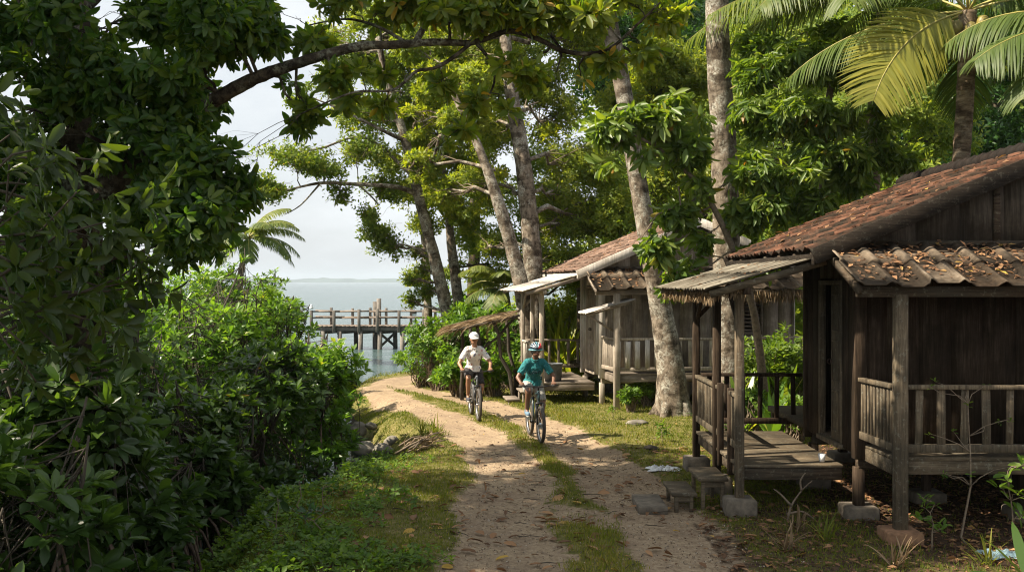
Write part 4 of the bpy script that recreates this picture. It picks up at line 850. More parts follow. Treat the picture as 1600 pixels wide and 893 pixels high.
tree('forest_tree', 'big pale leaning trunk in front of the middle house', 'tree', [(3.52, 22.3, -.1, .43), (3.48, 22.3, .35, .36), pt(1046, 560, 22.3, .285), pt(1032, 480, 22.3, .24), pt(1014, 380, 22.3, .21), pt(993, 260, 22.4, .195), pt(972, 130, 22.5, .185), pt(945, 0, 22.6, .185), pt(930, -120, 22.8, .17), pt(925, -260, 23, .1)],
     [(1.2, 23, 12.3, 1.8, 1.8, .9), (3.4, 24, 12, 1.7, 1.7, .9), (2, 20.5, 12.6, 1.6, 1.6, .9), (-.3, 22, 11.6, 1.4, 1.4, .8), (4.2, 22, 11.2, 1.2, 1.2, .7)], 1700, 'almond', L=.22, W=.09, k=8, tpl='mid', gap=.45, twigs=8, sides=20, jit=.035, f=1.7)
tree('forest_tree', 'straight grey lichen-spotted trunk behind the near porch roof', 'tree', [(4.25, 20.2, -.1, .33), pt(1137, 560, 20.2, .29), pt(1135, 400, 20.2, .265), pt(1132, 250, 20.2, .25), pt(1124, 120, 20.2, .235), pt(1120, 0, 20.2, .22), pt(1118, -140, 20.2, .18), pt(1125, -280, 20.2, .1)],
     [(3.6, 20.3, 12.2, 1.7, 1.7, .9), (5.6, 20.5, 11.6, 1.6, 1.6, .8), (4.6, 18.4, 12.4, 1.6, 1.6, .9), (5, 22.6, 12, 1.5, 1.5, .8)], 1300, 'almond', L=.22, W=.09, k=8, tpl='mid', gap=.45, twigs=8, sides=20, jit=.035, f=1.7)
# broad-leaved trees between the trunks and the houses
tree('breadfruit_tree', 'drooping big-leaved tree between the two pale trunks', 'tree', [(4.9, 19.6, 0, .10), pt(1180, 500, 19.4, .07), pt(1150, 400, 19.2, .06), pt(1100, 300, 19, .05), pt(1040, 240, 18.8, .035), pt(990, 210, 18.6, .02)],
     [pb(960, 200, 18.6, .32), pb(1000, 180, 18.7, .35), pb(950, 240, 18.5, .28), pb(1040, 190, 18.8, .38), pb(1075, 230, 18.9, .38), pb(1020, 250, 18.7, .33), pb(1080, 290, 19, .33), pb(1050, 160, 19, .3), pb(1090, 180, 19, .3), pb(1060, 330, 19, .3),
      pb(1030, 385, 18.8, .28), pb(1070, 400, 18.9, .3), pb(1000, 375, 18.6, .16), pb(1060, 440, 18.8, .26), pb(1090, 370, 19, .25), pb(1170, 330, 19.2, .4), pb(1180, 400, 19.2, .35), pb(1175, 260, 19.2, .4)], 560, 'mango', 'twig', k=8, L=.28, W=.09, tilt=75, spread=.12, droop=.75, tpl='hi', shell=.3, gap=.42, twigs=7, up=.3, f=2.6, rl=.12)
tree('mango_tree', 'glossy dense mango-like tree behind the near house roof', 'tree', [(6.6, 19.3, 0, .16), pt(1300, 380, 19.2, .13), pt(1290, 300, 19.2, .12), pt(1290, 200, 19.2, .09), pt(1300, 120, 19.2, .05)],
     [pb(1185, 110, 19, .5), pb(1240, 90, 19, .5), pb(1300, 95, 19, .5), pb(1350, 110, 19, .42), pb(1180, 180, 18.8, .5), pb(1240, 170, 18.6, .55), pb(1300, 170, 18.5, .55), pb(1360, 180, 18.8, .45), pb(1200, 250, 18.7, .5), pb(1260, 250, 18.5, .55), pb(1320, 250, 18.5, .5),
      pb(1380, 235, 18.8, .35), pb(1410, 245, 18.9, .25), pb(1205, 320, 18.8, .45), pb(1270, 310, 18.7, .4), pb(1340, 285, 18.8, .3), pb(1180, 60, 19.4, .4), pb(1300, 50, 19.6, .4)], 1700, 'mango', 'twig', k=8, L=.235, W=.06, tilt=72, spread=.16, droop=.85, tpl='hi', shell=.35, gap=.44, twigs=8, up=.4, f=2.6, rl=.16)
# trees of the forest edge, further back
FT = [('forest_tree', 'rounded yellow-green crown seen between the two pale trunks', 33, [(1000, 130, 1.1), (1050, 115, 1.0), (1080, 150, .9), (1020, 165, .9), (970, 155, .9), (1040, 80, .8), (1100, 110, .9), (980, 205, .9)], 'fresh', 1500, .19),
      ('forest_tree', 'dark crown at the top between the leaning and the straight trunk', 38, [(900, 30, 1.8), (980, 20, 1.7), (1060, 40, 1.7), (1020, -60, 2), (930, 130, 1.6), (1060, 210, 1.4)], 'dark', 1500, .24),
      ('forest_tree', 'mid-green crown behind the middle house roof', 31, [(1010, 300, 1.2), (950, 400, 1.1), (1070, 330, 1.1), (1100, 260, 1.2), (890, 410, 1.0), (1040, 250, 1.0), (960, 340, 1.1), (1130, 330, 1.0), (1180, 400, 1.0)], 'fresh', 1700, .19),
      ('forest_tree', 'shadowed crown above the straight trunk on the right', 34, [(1180, 60, 1.6), (1240, 150, 1.6), (1160, 180, 1.5), (1200, 260, 1.4), (1260, 50, 1.6), (1300, 280, 1.5), (1230, 340, 1.4)], 'forest', 1600, .22),
      ('forest_tree', 'bright crown behind the yellow palm leaf', 30, [(1420, 150, 1.3), (1350, 60, 1.4), (1480, 200, 1.2), (1400, 260, 1.2), (1340, 180, 1.3), (1450, 60, 1.4)], 'forest', 1400, .21),
      ('forest_tree', 'shadowed crown at the right edge behind the palm trunk', 32, [(1560, 90, 1.6), (1600, 180, 1.5), (1530, 220, 1.4), (1580, 10, 1.7), (1660, 120, 1.6), (1500, 120, 1.4), (1590, 250, 1.3)], 'dark', 1500, .24),
      ('forest_tree', 'olive crown high above the seaside trees', 38, [(640, 20, 1.6), (720, 0, 1.7), (800, 60, 1.7), (700, 90, 1.5), (860, 10, 1.7), (640, -60, 1.6)], 'olive', 1700, .2),
      ('forest_tree', 'fresh green crown low behind the grey trunks', 35, [(770, 420, 1.0), (820, 350, 1.3), (740, 370, .9), (870, 330, 1.3), (900, 440, 1.0), (700, 420, .7), (760, 300, 1.2), (840, 260, 1.3), (930, 280, 1.4)], 'forest', 1900, .17)]
for nm, lab, Yd, bs, lf, n, L in FT:
    bb = [pb(x, y, Yd+rng.uniform(-1, 1), r) for x, y, r in bs]; cx = np.mean([b_[0] for b_ in bb]); z0 = float(gz(cx, Yd+1)); topz = max(b_[2] for b_ in bb)
    n = int(n*1.6); L *= .82
    tree(nm, lab, 'tree', [(cx, Yd+1, z0-.1, .26), (cx+.3, Yd+1, z0+topz*.4, .2), (cx-.1, Yd+1, topz, .08)], bb, n, lf, 'bark_dark', L=L, W=L*.42, k=8, tpl='lo', gap=.36, twigs=5, spread=.32, f=1.7, shell=.3)

# --- the wood behind everything
def wood(name, n, y0, y1, x0, x1, zt, L, leaf, seed, gap):
    P = np.stack([rng.uniform(x0, x1, n), rng.uniform(y0, y1, n), rng.random(n)], 1); ctop = zt*(1+.16*np.sin(P[:, 0]*.45+seed)+.1*np.sin(P[:, 0]*1.1+seed*2)); P[:, 2] = P[:, 2]**.8*ctop
    P[:, 0] = P[:, 0]*(P[:, 1]/y0); keep = (nfun(P, .55+.07*seed)+.4*nfun(P, 1.9) > gap) & (P[:, 0] > np.interp(P[:, 1], COAST[:, 1], COAST[:, 0])+1.0); P = P[keep]
    fo = Fol(); A = rng.normal(0, .6, P.shape)+[-.3, -.5, .7]; fo.whorls(P, A, 7, L, L*.5, 62, .2, .1, 'lo', np.clip(.5+.35*nfun(P, .8)+rng.normal(0, .15, len(P)), 0, 1)); tag(fo.build(name, M[leaf]), kind='stuff')
wood('forest', 13000, 44, 50, 1.0, 34, 16, .40, 'forest', 1, -.25)
wood('forest_undergrowth', 11000, 29, 37, 3.0, 26, 4.5, .26, 'forest', 3, -.2)
wood('deep_forest', 9000, 52, 60, 1.0, 36, 19, .65, 'dark', 2, -.9)

# --- palms
palm('feathery coconut palm rising over the mangroves by the sea', [(-12.3, 44.5, -.3, .2), (-12.0, 44.5, 2.2, .15), (*at(388, 372, 44.5), .11)],
     [dict(az=a, el=e, L=l*1.25, n=38, leaf=.7, w=.06, curl=c, hang=.7, tone=t) for a, e, l, c, t in [(0, .55, 2.1, 1.3, .8), (.7, .9, 2.0, 1.4, .7), (1.6, .7, 2.0, 1.5, .6), (2.4, .8, 2.1, 1.4, .8), (3.1, .45, 2.2, 1.4, .9), (3.5, 1.1, 1.9, 1.5, .7), (-.5, .2, 2.1, 1.3, .5), (-2.5, .3, 2.1, 1.4, .6), (-.9, .8, 1.9, 1.4, .7), (-1.8, .4, 2.0, 1.5, .5), (.4, .2, 2.0, 1.2, .6), (2.8, .9, 2.0, 1.5, .7), (-2.9, .7, 2.0, 1.5, .8), (-.2, .8, 2.1, 1.5, .8), (-3.0, .1, 1.9, 1.1, .5), (-1.3, -.1, 1.7, 1.0, .4), (-2.2, -.2, 1.7, 1.0, .4), (.2, 1.2, 1.9, 1.3, .9), (3.0, 0, 1.9, 1.1, .5), (.1, -.1, 1.9, 1.0, .5)]])
pc = at(1512, 18, 16.9)
palm('coconut palm with a big yellow leaf behind the near roof ridge', [(pc[0]-.05, 16.9+1.2, .1, .2), (pc[0]-.05, 16.9+.6, 2.6, .15), (*at(1506, 190, 16.95), .14), (*pc, .14)],
     [dict(az=math.pi+.45, el=-.25, L=2.75, n=92, leaf=1.0, w=.042, curl=.95, hang=.30, tone=.5, mat='frond_yellow', twist=.95), dict(az=-2.9, el=.75, L=3.5, n=76, leaf=.95, curl=1.3, hang=.7, tone=.6, twist=.5), dict(az=2.75, el=.05, L=3.1, n=70, leaf=.9, curl=.8, hang=.7, tone=.5, twist=.4), dict(az=2.5, el=-.35, L=2.6, n=70, leaf=.9, curl=.6, hang=.6, tone=.4, twist=.6), dict(az=-.75, el=.2, L=2.4, n=66, leaf=.8, curl=1.4, hang=.6, tone=.5, twist=-.5),
      dict(az=-1.2, el=.75, L=2.9, n=60, leaf=.9, curl=1.2, hang=.7, tone=.35), dict(az=-.5, el=.4, L=3.2, n=60, leaf=.95, curl=1.5, hang=.9, tone=.4), dict(az=.3, el=.5, L=3.2, n=56, leaf=.9, curl=1.5, hang=.8, tone=.4), dict(az=1.5, el=.5, L=3.2, n=50, leaf=.9, curl=1.5, tone=.4),
      dict(az=2.1, el=.6, L=3.2, n=56, leaf=.9, curl=1.4, hang=.9, tone=.45), dict(az=-2.0, el=1.1, L=3.2, n=56, leaf=.9, curl=1.0, tone=.5), dict(az=0.9, el=1.1, L=3.0, n=50, leaf=.9, curl=1.2, tone=.5), dict(az=.2, el=-.5, L=2.2, n=56, leaf=.8, curl=.5, hang=.5, tone=.3, twist=-.5), dict(az=1.2, el=-.4, L=2.3, n=56, leaf=.8, curl=.6, hang=.6, tone=.3)], nuts=7)
pd = np.array([7.1, 19.8, 8.75])
palm('palm whose long leaves hang across the top right of the view', [(7.3, 20.6, .1, .2), (7.1, 20.2, 4.5, .15), (*pd, .12)],
     [dict(az=a, el=e, L=l, n=64, leaf=1.05, w=.04, curl=c, hang=.9, tone=t) for a, e, l, c, t in [(3.3, .0, 3.6, .55, .7), (2.95, .05, 3.9, .75, .65), (-2.6, .05, 3.4, .8, .65), (-2.1, -.1, 3.0, .6, .6), (-1.7, .1, 3.0, 1.0, .55), (-1.0, .0, 3.3, 1.0, .5), (-.2, .2, 3.6, 1.1, .5), (.8, .4, 3.3, 1.2, .4), (2.2, .4, 3.4, 1.2, .4), (2.9, -.1, 3.3, .7, .5), (-2.2, .8, 3.3, 1.4, .6)]])
pe = at(1735, 40, 15.2)
palm('palm at the right edge whose leaf tips hang into view', [(pe[0]+.3, 15.6, .1, .2), (pe[0]+.15, 15.4, 3.5, .15), (*pe, .12)],
     [dict(az=a, el=e, L=l, n=64, leaf=.9, w=.036, curl=c, hang=.8, tone=t, twist=.5) for a, e, l, c, t in [(3.1, .1, 2.1, .8, .5), (3.35, -.35, 1.9, .7, .55), (2.7, .5, 2.4, 1.2, .5), (-2.0, .4, 2.4, 1.2, .5), (-1.0, .4, 2.4, 1.2, .5), (0, .4, 2.4, 1.2, .5), (1.0, .5, 2.4, 1.2, .5), (1.9, .4, 2.4, 1.2, .5), (-2.7, .9, 2.4, 1.4, .5)]])
# palm low beside the house porch, its pale leaves behind the leaning trunk
q = at(790, 452, 30.5)
palm('young palm with pale arching leaves beside the grey trunks', [(q[0]+.3, 30.5, -.3, .12), (q[0]+.2, 30.5, 1.2, .1), (*q, .09)],
     [dict(az=a, el=e, L=l, n=44, leaf=.6, w=.05, curl=c, hang=.6, tone=t, mat=mm) for a, e, l, c, t, mm in [(3.14, 1.0, 1.6, 1.5, .9, 'frond'), (2.6, .6, 1.5, 1.4, .8, 'frond'), (-2.6, 1.2, 1.5, 1.6, .9, 'frond'), (3.4, .2, 1.3, 1.0, .6, 'frond'), (-1.6, 1.1, 1.4, 1.6, .8, 'frond'), (-.5, 1.0, 1.5, 1.5, .8, 'frond'), (.2, .6, 1.4, 1.4, .7, 'frond'), (1.5, 1.0, 1.4, 1.5, .7, 'frond'), (-2.0, .1, 1.2, 1.5,   .8, 'frond')]])
# --- bushes between the path and the sea
for (px, Yb, top, rad, lab, n) in [(690, 30.0, 2.1, 1.25, 'bright glossy bush nearest the end of the path', 460), (745, 30.8, 2.75, 1.35, 'tall glossy bush left of the leaning grey trunk', 480), (660, 31.5, 1.2, .9, 'low bush where the path meets the shore', 260),
                                   (715, 27.6, .9, .75, 'low glossy bush behind the rider in the white cap', 240), (800, 29.4, 2.6, 1.3, 'glossy bush behind the thatched lean-to', 420), (770, 27.0, 1.1, .8, 'leafy bush under the thatched lean-to', 240), (735, 33.8, 3.0, 1.5, 'leafy bush at the foot of the pale short trunk', 380)]:
    X_ = (px-800)/1600*Yb; bush(lab, X_, Yb, top, rad, n, L=.16, W=.07, leaf='mangrove_lit', name='glossy_bush', group='glossy bushes by the shore', gap=.26)
for (px, Yb, top, rad, lab, n) in [(838, 32.5, 2.4, 1.2, 'yellow-green shrub behind the porch of the middle house', 330), (880, 33.5, 2.8, 1.3, 'yellow-green shrub behind the porch rail of the middle house', 360), (912, 35, 3.2, 1.3, 'tall shrub behind the door wall of the middle house', 300), (865, 37, 3.4, 1.6, 'loose shrub blocking the sea behind the porch', 330)]:
    bush(lab, (px-800)/1600*Yb, Yb, top, rad, n, L=.17, W=.07, leaf='fresh', name='loose_shrub', group='yellow-green shrubs behind the porch', gap=.3, low=-.1)
# strap-leaved plants behind the middle house porch
def strap_plant(label, x, y, n, L, W, leaf='strap', name='strap_leaf_plant', el=(.5, 1.4), group=None, hang=.5, th=0.0):
    z = float(gz(x, y)); o = thing(name, label, 'plant', (x, y, z), group=group); fo = Fol(); k = 6
    if th: MB().tube([(x, y, z-.1), (x+.05, y, z+th*.5), (x, y, z+th)], [.09, .07, .06], 8, .05).build('trunk', M['palm_bark'], o, smooth=True); z += th
    for i in range(n):
        a = rng.random()*6.28; e = rng.uniform(*el); l = L*rng.uniform(.6, 1.1); d = np.array([math.cos(a)*math.cos(e), math.sin(a)*math.cos(e), math.sin(e)]); p = np.array([x, y, z])+rng.normal(0, .03, 3); S = np.cross(d, [0, 0, 1]); S /= np.linalg.norm(S); V = []
        for j in range(k+1):
            t = j/k; w = W*math.sin(math.pi*min(1, .12+t*.88))**.7*(.5 if j else .3)+.002; V += [p-S*w, p+S*w]; p = p+d*l/k; d = d+np.array([0, 0, -hang/k*1.6*(t+.3)]); d /= np.linalg.norm(d)
        F = [(2*j, 2*j+1, 2*j+3) for j in range(k)]+[(2*j, 2*j+3, 2*j+2) for j in range(k)]; V = np.array(V); fo.V.append(V); fo.F.append(np.array(F)+fo.n); fo.A.append(np.full(len(V), float(np.clip(rng.normal(.5, .25), 0, 1)))); fo.n += len(V)
    fo.build('leaves', M[leaf], o); return o
for px, Yb, L_, lab in [(868, 29.0, 2.3, 'yellow-green strap-leaved plant behind the porch rail'), (893, 28.6, 2.0, 'strap-leaved plant close to the porch door wall'), (845, 29.5, 1.8, 'strap-leaved plant behind the porch corner post'), (885, 31.0, 2.9, 'tall strap-leaved plant rising under the porch roof')]:
    strap_plant(lab, (px-800)/1600*Yb, Yb, 46, L_, .09, group='strap-leaved plants behind the porch', hang=.75)
strap_plant('spiky fan of leaves behind the red tiled roof', *( (903-800)/1600*31, 31), 60, 1.1, .07, 'fresh', 'fan_palm', (-.2, 1.5), hang=.2, th=3.5)
for px, Yb, L_, lab in [(1195, 20.8, 1.1, 'broad-leaved plant behind the near porch rail'), (1225, 21.3, 1.4, 'tall broad-leaved plant close to the near house wall'), (1160, 19.5, 1.2, 'broad-leaved plant at the foot of the straight trunk'), (1210, 18.7, 1.0, 'leafy plant low behind the near porch rail')]:
    strap_plant(lab, (px-800)/1600*Yb, Yb, 30, L_, .13, 'mangrove_lit', 'broad_leaf_plant', (.4, 1.4), 'broad-leaved plants between the houses', .6)
for px, Yb, r_, lab in [(1172, 19.4, .5, 'leafy shrub seen through the near porch rail'), (1120, 20.9, .45, 'leafy shrub between the two pale trunks'), (1010, 24.0, .35, 'small weed under the middle house veranda'), (985, 22.9, .3, 'small weed beside the big flared trunk'), (1240, 18.4, .5, 'leafy shrub behind the near house corner')]:
    bush(lab, (px-800)/1600*Yb, Yb, r_*1.9, r_, int(150*r_*2), L=.11, W=.05, leaf='herb', gap=.2, k=6)
for px, Yb, top, lab in [(1192, 21.6, 1.9, 'dark leafy shrub in the gap between the two houses'), (1238, 22.0, 2.3, 'tall dark shrub against the near house rear corner')]:
    bush(lab, (px-800)/1600*Yb, Yb, top, .8, 240, L=.16, W=.06, leaf='mango', gap=.3, k=7)
# --- herbs on the bank at the bottom left and along the verge
def herb(label, x, y, r_, h, n, leaf='herb', L=.07, group='leafy herbs on the creek bank'):
    z = float(gz(x, y)); o = thing('leafy_herb', label, 'herb', (x, y, z), group=group); a = rng.random(n)*6.28; q = np.sqrt(rng.random(n))*r_
    P = np.stack([x+np.cos(a)*q, y+np.sin(a)*q, np.zeros(n)], 1); P[:, 2] = gz(P[:, 0], P[:, 1])+h*(.25+.75*rng.random(n))*(1-.45*(q/r_)**2)
    fo = Fol(); fo.whorls(P, rng.normal(0, .25, P.shape)+[0, 0, 1], 5, L, L*.62, 78, .02, .05, 'mid'); fo.build('leaves', M[leaf], o)
    st = MB()
    for i in range(0, n, 4): st.tube([[x+(P[i, 0]-x)*.5, y+(P[i, 1]-y)*.5, float(gz(P[i, 0], P[i, 1]))-.02], P[i]], [.006, .003], 4, 0, False)
    st.build('stems', M['herb_stem'], o); return o
M['herb_stem'] = plain('green_stem', (.06, .08, .025), .7)
HB = [(330, 880), (390, 860), (450, 850), (505, 835), (360, 830), (420, 815), (480, 800), (540, 860), (560, 800), (300, 905), (420, 900), (520, 905), (470, 880), (350, 905), (600, 790), (555, 750), (600, 735), (640, 720), (580, 765), (520, 775), (610, 705), (640, 880), (575, 885), (450, 785), (500, 870), (545, 825)]
W_ = ['bright', 'pale', 'dense', 'low', 'spreading', 'small']; 
for i, (px, py) in enumerate(HB):
    x, y = p2g(px, py); herb('%s patch of round-leaved creeper on the %s creek bank' % (W_[i % 6], 'near' if py > 840 else 'middle' if py > 770 else 'far'), x, y, rng.uniform(.3, .5), rng.uniform(.12, .32), int(rng.uniform(35, 80)), L=float(rng.choice([.045, .06, .075])))
for i, yy in enumerate(np.arange(10.2, 19.6, .55)):
    cx_ = float(np.interp(yy, COAST[:, 1], COAST[:, 0]))+rng.uniform(.25, .5); herb('%s creeper clump at the water edge, %s' % (W_[i % 6], 'nearest the mangroves in front' if yy < 12.5 else 'below the dark mangroves' if yy < 15.5 else 'by the creek opening'), cx_, yy, .42, .38, 75, L=.075, group='creeper clumps at the water edge')
def weed(label, px, py, h, nb, leaf, L, cat='weed', name='seedling', Yd=None, spreadz=1.0):
    x, y = p2g(px, py); z = float(gz(x, y)); o = thing(name, label, cat, (x, y, z)); st = MB(); top = np.array([x+rng.normal(0, .04), y, z+h]); S = bend((x, y, z-.03), top, 5, 0, .04)
    st.tube(S, np.linspace(.008+.006*h, .004, 6), 5, .05); CC = [top]; 
    for i in range(nb):
        s0 = S[rng.integers(2, 6)]; a = rng.random()*6.28; e = s0+np.array([math.cos(a), math.sin(a)*.7, .45*spreadz])*h*.28*rng.uniform(.6, 1.2); st.tube(bend(s0, e, 3, .05, .06), [.006, .005, .004, .003], 4); CC.append(e)
    st.build('stem', M['twig'], o, smooth=True); fo = Fol(); CC = np.array(CC); fo.whorls(CC, np.tile([0, 0, 1.], (len(CC), 1))+rng.normal(0, .35, CC.shape), 5, L, L*.45, 70, .04, .1, 'hi'); fo.build('leaves', M[leaf], o); return o
weed('leafy seedling before the dark space under the near house', 1455, 858, .50, 9, 'herb', .085)
weed('thin bare-stemmed shrub before the near veranda rail', 1512, 850, 1.55, 12, 'herb', .045, 'shrub', 'thin_shrub')
weed('drooping leafy seedling at the right edge', 1590, 858, .85, 9, 'herb', .13)
weed('tall thin seedling on the bank with dead leaves', 470, 835, .62, 6, 'dark', .09); weed('young mangrove shoot with two upright leaves', 437, 835, .48, 1, 'mangrove', .15)
weed('thin forked seedling on the creek bank', 500, 838, .55, 7, 'dark', .08)
weed('small green weed beside the stepping slab', 1035, 690, .3, 8, 'herb', .09); weed('small green weed before the flared trunk', 960, 655, .25, 6, 'herb', .08)
for i, (px, py, lab) in enumerate([(1290, 845, 'dry grass tuft under the near porch'), (1245, 830, 'curled dead fern by the porch footing'), (1540, 880, 'grass tuft by the blue plastic bag'), (1400, 885, 'grass tuft in the leaf mould at the bottom'), (1230, 862, 'pale grass tuft right of the path'), (680, 680, 'spiky green tuft on the pile of dead fronds'), (660, 676, 'thin spiky tuft by the creek rocks'), (975, 640, 'grassy tuft by the house post')]):
    x, y = p2g(px, py); strap_plant(lab, x, y, 22, .38, .014, 'frond_dead' if i in (1, 3, 4) else 'grass', 'grass_tuft', (.5, 1.4), hang=.7)
x, y = p2g(1605, 905); strap_plant('big dark green blade leaf poking in at the bottom right corner', x, y, 9, .75, .10, 'mangrove', 'broad_leaf_plant', (.3, 1.0), hang=.5)
# ---------------------------------------------------------------- the pier
o = thing('wooden_pier', 'grey timber pier on braced piles crossing the shallow water', 'pier', (-7, 55, SEA))
XL, XR, YF, YB, ZD = -10.75, 3.4, 54.4, 56.1, .56
mb = MB(); n = int((XR-XL)/.24)
for i in range(n): mb.box(XL+i*.24, XL+i*.24+.225, YF, YB, ZD-.05+rng.uniform(-.008, .008), ZD)
mb.build('deck', M['pier_x'], o)
mb = MB(); mb.box(XL, XR, YF+.05, YF+.17, ZD-.27, ZD-.06); mb.box(XL, XR, YB-.17, YB-.05, ZD-.27, ZD-.06); mb.build('beam', M['pier'], o)
for k, px in enumerate((505, 531, 564, 594, 629, 664, 700, 740, 790)):
    x = (px-800)/1600*54.5; leg = MB(); leg.tube([(x-.06, YF+.1, -2.2), (x, YF+.1, ZD-.28)], [.13, .12], 10, .03); leg.build('pile', M['pier'], o, smooth=True); xb = x+.62
    leg = MB(); leg.tube([(xb+.05, YB-.1, -2.2), (xb, YB-.1, ZD-.28)], [.13, .12], 10, .03); leg.build('pile', M['pier'], o, smooth=True)
    c = MB(); c.bar((x-.1, YF+.02, ZD-.36), (xb+.1, YB-.02, ZD-.36), .12, .16); c.build('crossbeam', M['pier'], o)
    if k in (3, 4, 5, 6):
        b_ = MB(); 
        if k != 4: b_.bar((x+.02, YF+.22, ZD-.45), (xb, YB-.25, SEA+.12), .05, .13)
        if k != 5: b_.bar((x, YF+.25, SEA+.15), (xb, YB-.22, ZD-.45), .05, .13)
        b_.build('brace', M['pier'], o)
for px in (486.5, 522, 561, 589.5, 623.5, 662, 700, 740, 780): x = (px-800)/1600*54.4; p = MB(); p.box(x-.075, x+.075, YF-.08, YF+.06, ZD-.35, ZD+.85+rng.uniform(-.04, .06)); p.build('railing_post', M['pier'], o, bevel=.01)
for px in (517, 550.5, 578, 603, 642, 680, 715, 750): x = (px-800)/1600*56; p = MB(); p.box(x-.07, x+.07, YB-.06, YB+.08, ZD-.2, ZD+.88+rng.uniform(-.04, .06)); p.build('railing_post', M['pier'], o, bevel=.01)
for y in (YF+.09, YB-.09):
    for z in (ZD+.42, ZD+.76):
        r_ = MB(); xs = np.linspace(XL, XR, 10)
        for a, b_ in zip(xs[:-1], xs[1:]): r_.bar((a, y, z+rng.normal(0, .012)), (b_+.02, y, z+rng.normal(0, .012)), .035, .075)
        r_.build('handrail', M['pier_x'], o)
for i, (px, yy, h) in enumerate(((586, YB+.25, 1.25), (592, YB+.15, 1.42))): x = (px-800)/1600*yy; p = MB(); p.tube([(x, yy, -2.2), (x, yy, ZD+h)], [.14, .125], 12, .03); p.build('mooring_pile', M['pier'], o, smooth=True)
b0 = MB(); xg = (486.5-800)/1600*54.4; b0.box(xg-.09, xg+.09, YF-.1, YF+.08, ZD+.90, ZD+1.02); b0.tube([(xg, YF, ZD+1.0), (xg, YF, ZD+1.14)], [.08, .05], 10); b0.build('lamp_cap', M['plastic_white'], o)
# buoy on the strait
o = thing('buoy', 'tiny dark buoy floating beyond the pier', 'buoy', (-11.2, 117, SEA)); MB().ellipsoid((-11.2, 117, SEA+.1), (.32, .32, .3)).build('float', M['wd_z'], o, smooth=True); MB().tube([(-11.2, 117, SEA+.3), (-11.2, 117, SEA+.7)], .04).build('mast', M['wd_z'], o)

# ---------------------------------------------------------------- thatched lean-to beside the far porch
bx, by = (760-800)/1600*26.3, 26.3; bz = float(gz(bx, by)); o = thing('thatched_lean_to', 'frail lean-to of crooked poles with a brown palm thatch roof', 'shelter', (bx, by, bz))
r0, r1 = at(706, 516, 25.6), at(812, 492, 25.6); r2, r3 = at(706, 508, 26.5), at(812, 485, 26.5)
for a, b_ in ((at(722, 512, 26.3), at(722, 606, 26.3)), (at(745, 506, 25.8), at(752, 612, 25.8)), (at(770, 500, 25.7), at(804, 604, 25.7)), (at(790, 494, 26.9), at(806, 600, 26.9)), (at(738, 500, 27.1), at(736, 590, 27.1))):
    b_ = np.array([b_[0], b_[1], float(gz(b_[0], b_[1]))-.1]); p = MB(); p.tube(bend(a, b_, 5, 0, .02), np.linspace(.04, .055, 6), 7, .05); p.build('pole', M['twig_dark'], o, smooth=True)
p = MB(); p.tube(bend(r0, r1, 5, 0, .01), .035, 6, .05); p.tube(bend(r2, r3, 5, 0, .01), .035, 6, .05); p.tube(bend(at(735, 570, 26), at(806, 495, 26), 5, 0, .01), .035, 6, .05); p.build('roof_pole', M['twig_dark'], o, smooth=True)
fo = Fol(); n = 1300; u = rng.random((n, 1)); v = rng.random((n, 1)); P = (r0*(1-u)+r1*u)*(1-v)+(r2*(1-u)+r3*u)*v + rng.normal(0, .022, (n, 3)); D = unit((r0-r1)[None]+rng.normal(0, .45, (n, 3))*[1, 1, .22]); fo.leaves(P, D, rng.normal(0, .4, (n, 3))+[0, 0, 1.], rng.uniform(.25, .6, n), .018, rng.random(n), 'long'); fo.build('thatch', M['frond_dead'], o)
dead = thing('hanging_frond', 'curled dead palm leaf hanging beside the porch post', 'dead leaf', at(800, 520, 26.4)); fo = Fol(); ra = MB(); frond(fo, ra, at(812, 500, 26.4), 3.0, .6, 1.3, n=30, leaf=.35, w=.03, curl=2.6, hang=1.3, tone=.6); f_ = ra.build('stalk', M['twig'], dead, smooth=True); fo.build('leaflets', M['frond_dead'], dead)

# ---------------------------------------------------------------- creek rocks, dead fronds, litter
def rock(label, px, py, r, sq=.7, z=None, m='rock', Y_=None, cat='rock'):
    x, y = p2g(px, py) if Y_ is None else ((px-800)/1600*Y_, Y_); zz = float(gz(x, y)) if z is None else z; r = r*.85; th = np.linspace(0, np.pi, 15); ph = np.arange(22)*2*np.pi/22
    V = np.stack([np.outer(np.sin(th), np.cos(ph)), np.outer(np.sin(th), np.sin(ph)), np.outer(np.cos(th), np.ones(22))], -1).reshape(-1, 3); s = rng.random()*9; d = 1+.30*nfun(V+s, 1.9)+.12*nfun(V+s, 5.1); V = V*d[:, None]*[r, r*.85, r*sq]+[x, y, zz+r*sq*.25]
    k = np.arange(22); k2 = (k+1) % 22; Q = np.concatenate([np.stack([i*22+k, (i+1)*22+k, (i+1)*22+k2, i*22+k2], 1) for i in range(14)]); o = link_mesh('rock', V, [Q], M[m], None, None, True); tag(o, label, cat, 'rocks along the creek edge')
for i, (px, Y_, r, z, lab) in enumerate([(568, 20.6, .34, -.55, 'largest dark round rock at the creek mouth'), (552, 21.2, .22, -.5, 'middle-sized rock left of the largest creek rock'), (596, 20.2, .24, -.48, 'pale-topped rock right of the largest creek rock'), (585, 19.6, .18, -.62, 'small wet rock at the water below the pale one'), (612, 20.6, .2, -.35, 'rock half buried in the grass above the creek'),
                                          (560, 22.4, .25, -.35, 'brown rock on the sunny bank above the creek'), (542, 21.9, .18, -.5, 'small brown rock under the mangrove leaves'), (580, 22.2, .15, -.25, 'small flat stone on the sunny bank'), (571, 18.9, .16, -.66, 'low rock breaking the creek surface'), (548, 19.9, .13, -.66, 'smallest rock in the creek water')]):
    rock(lab, px, 0, r, .7, z, Y_=Y_)
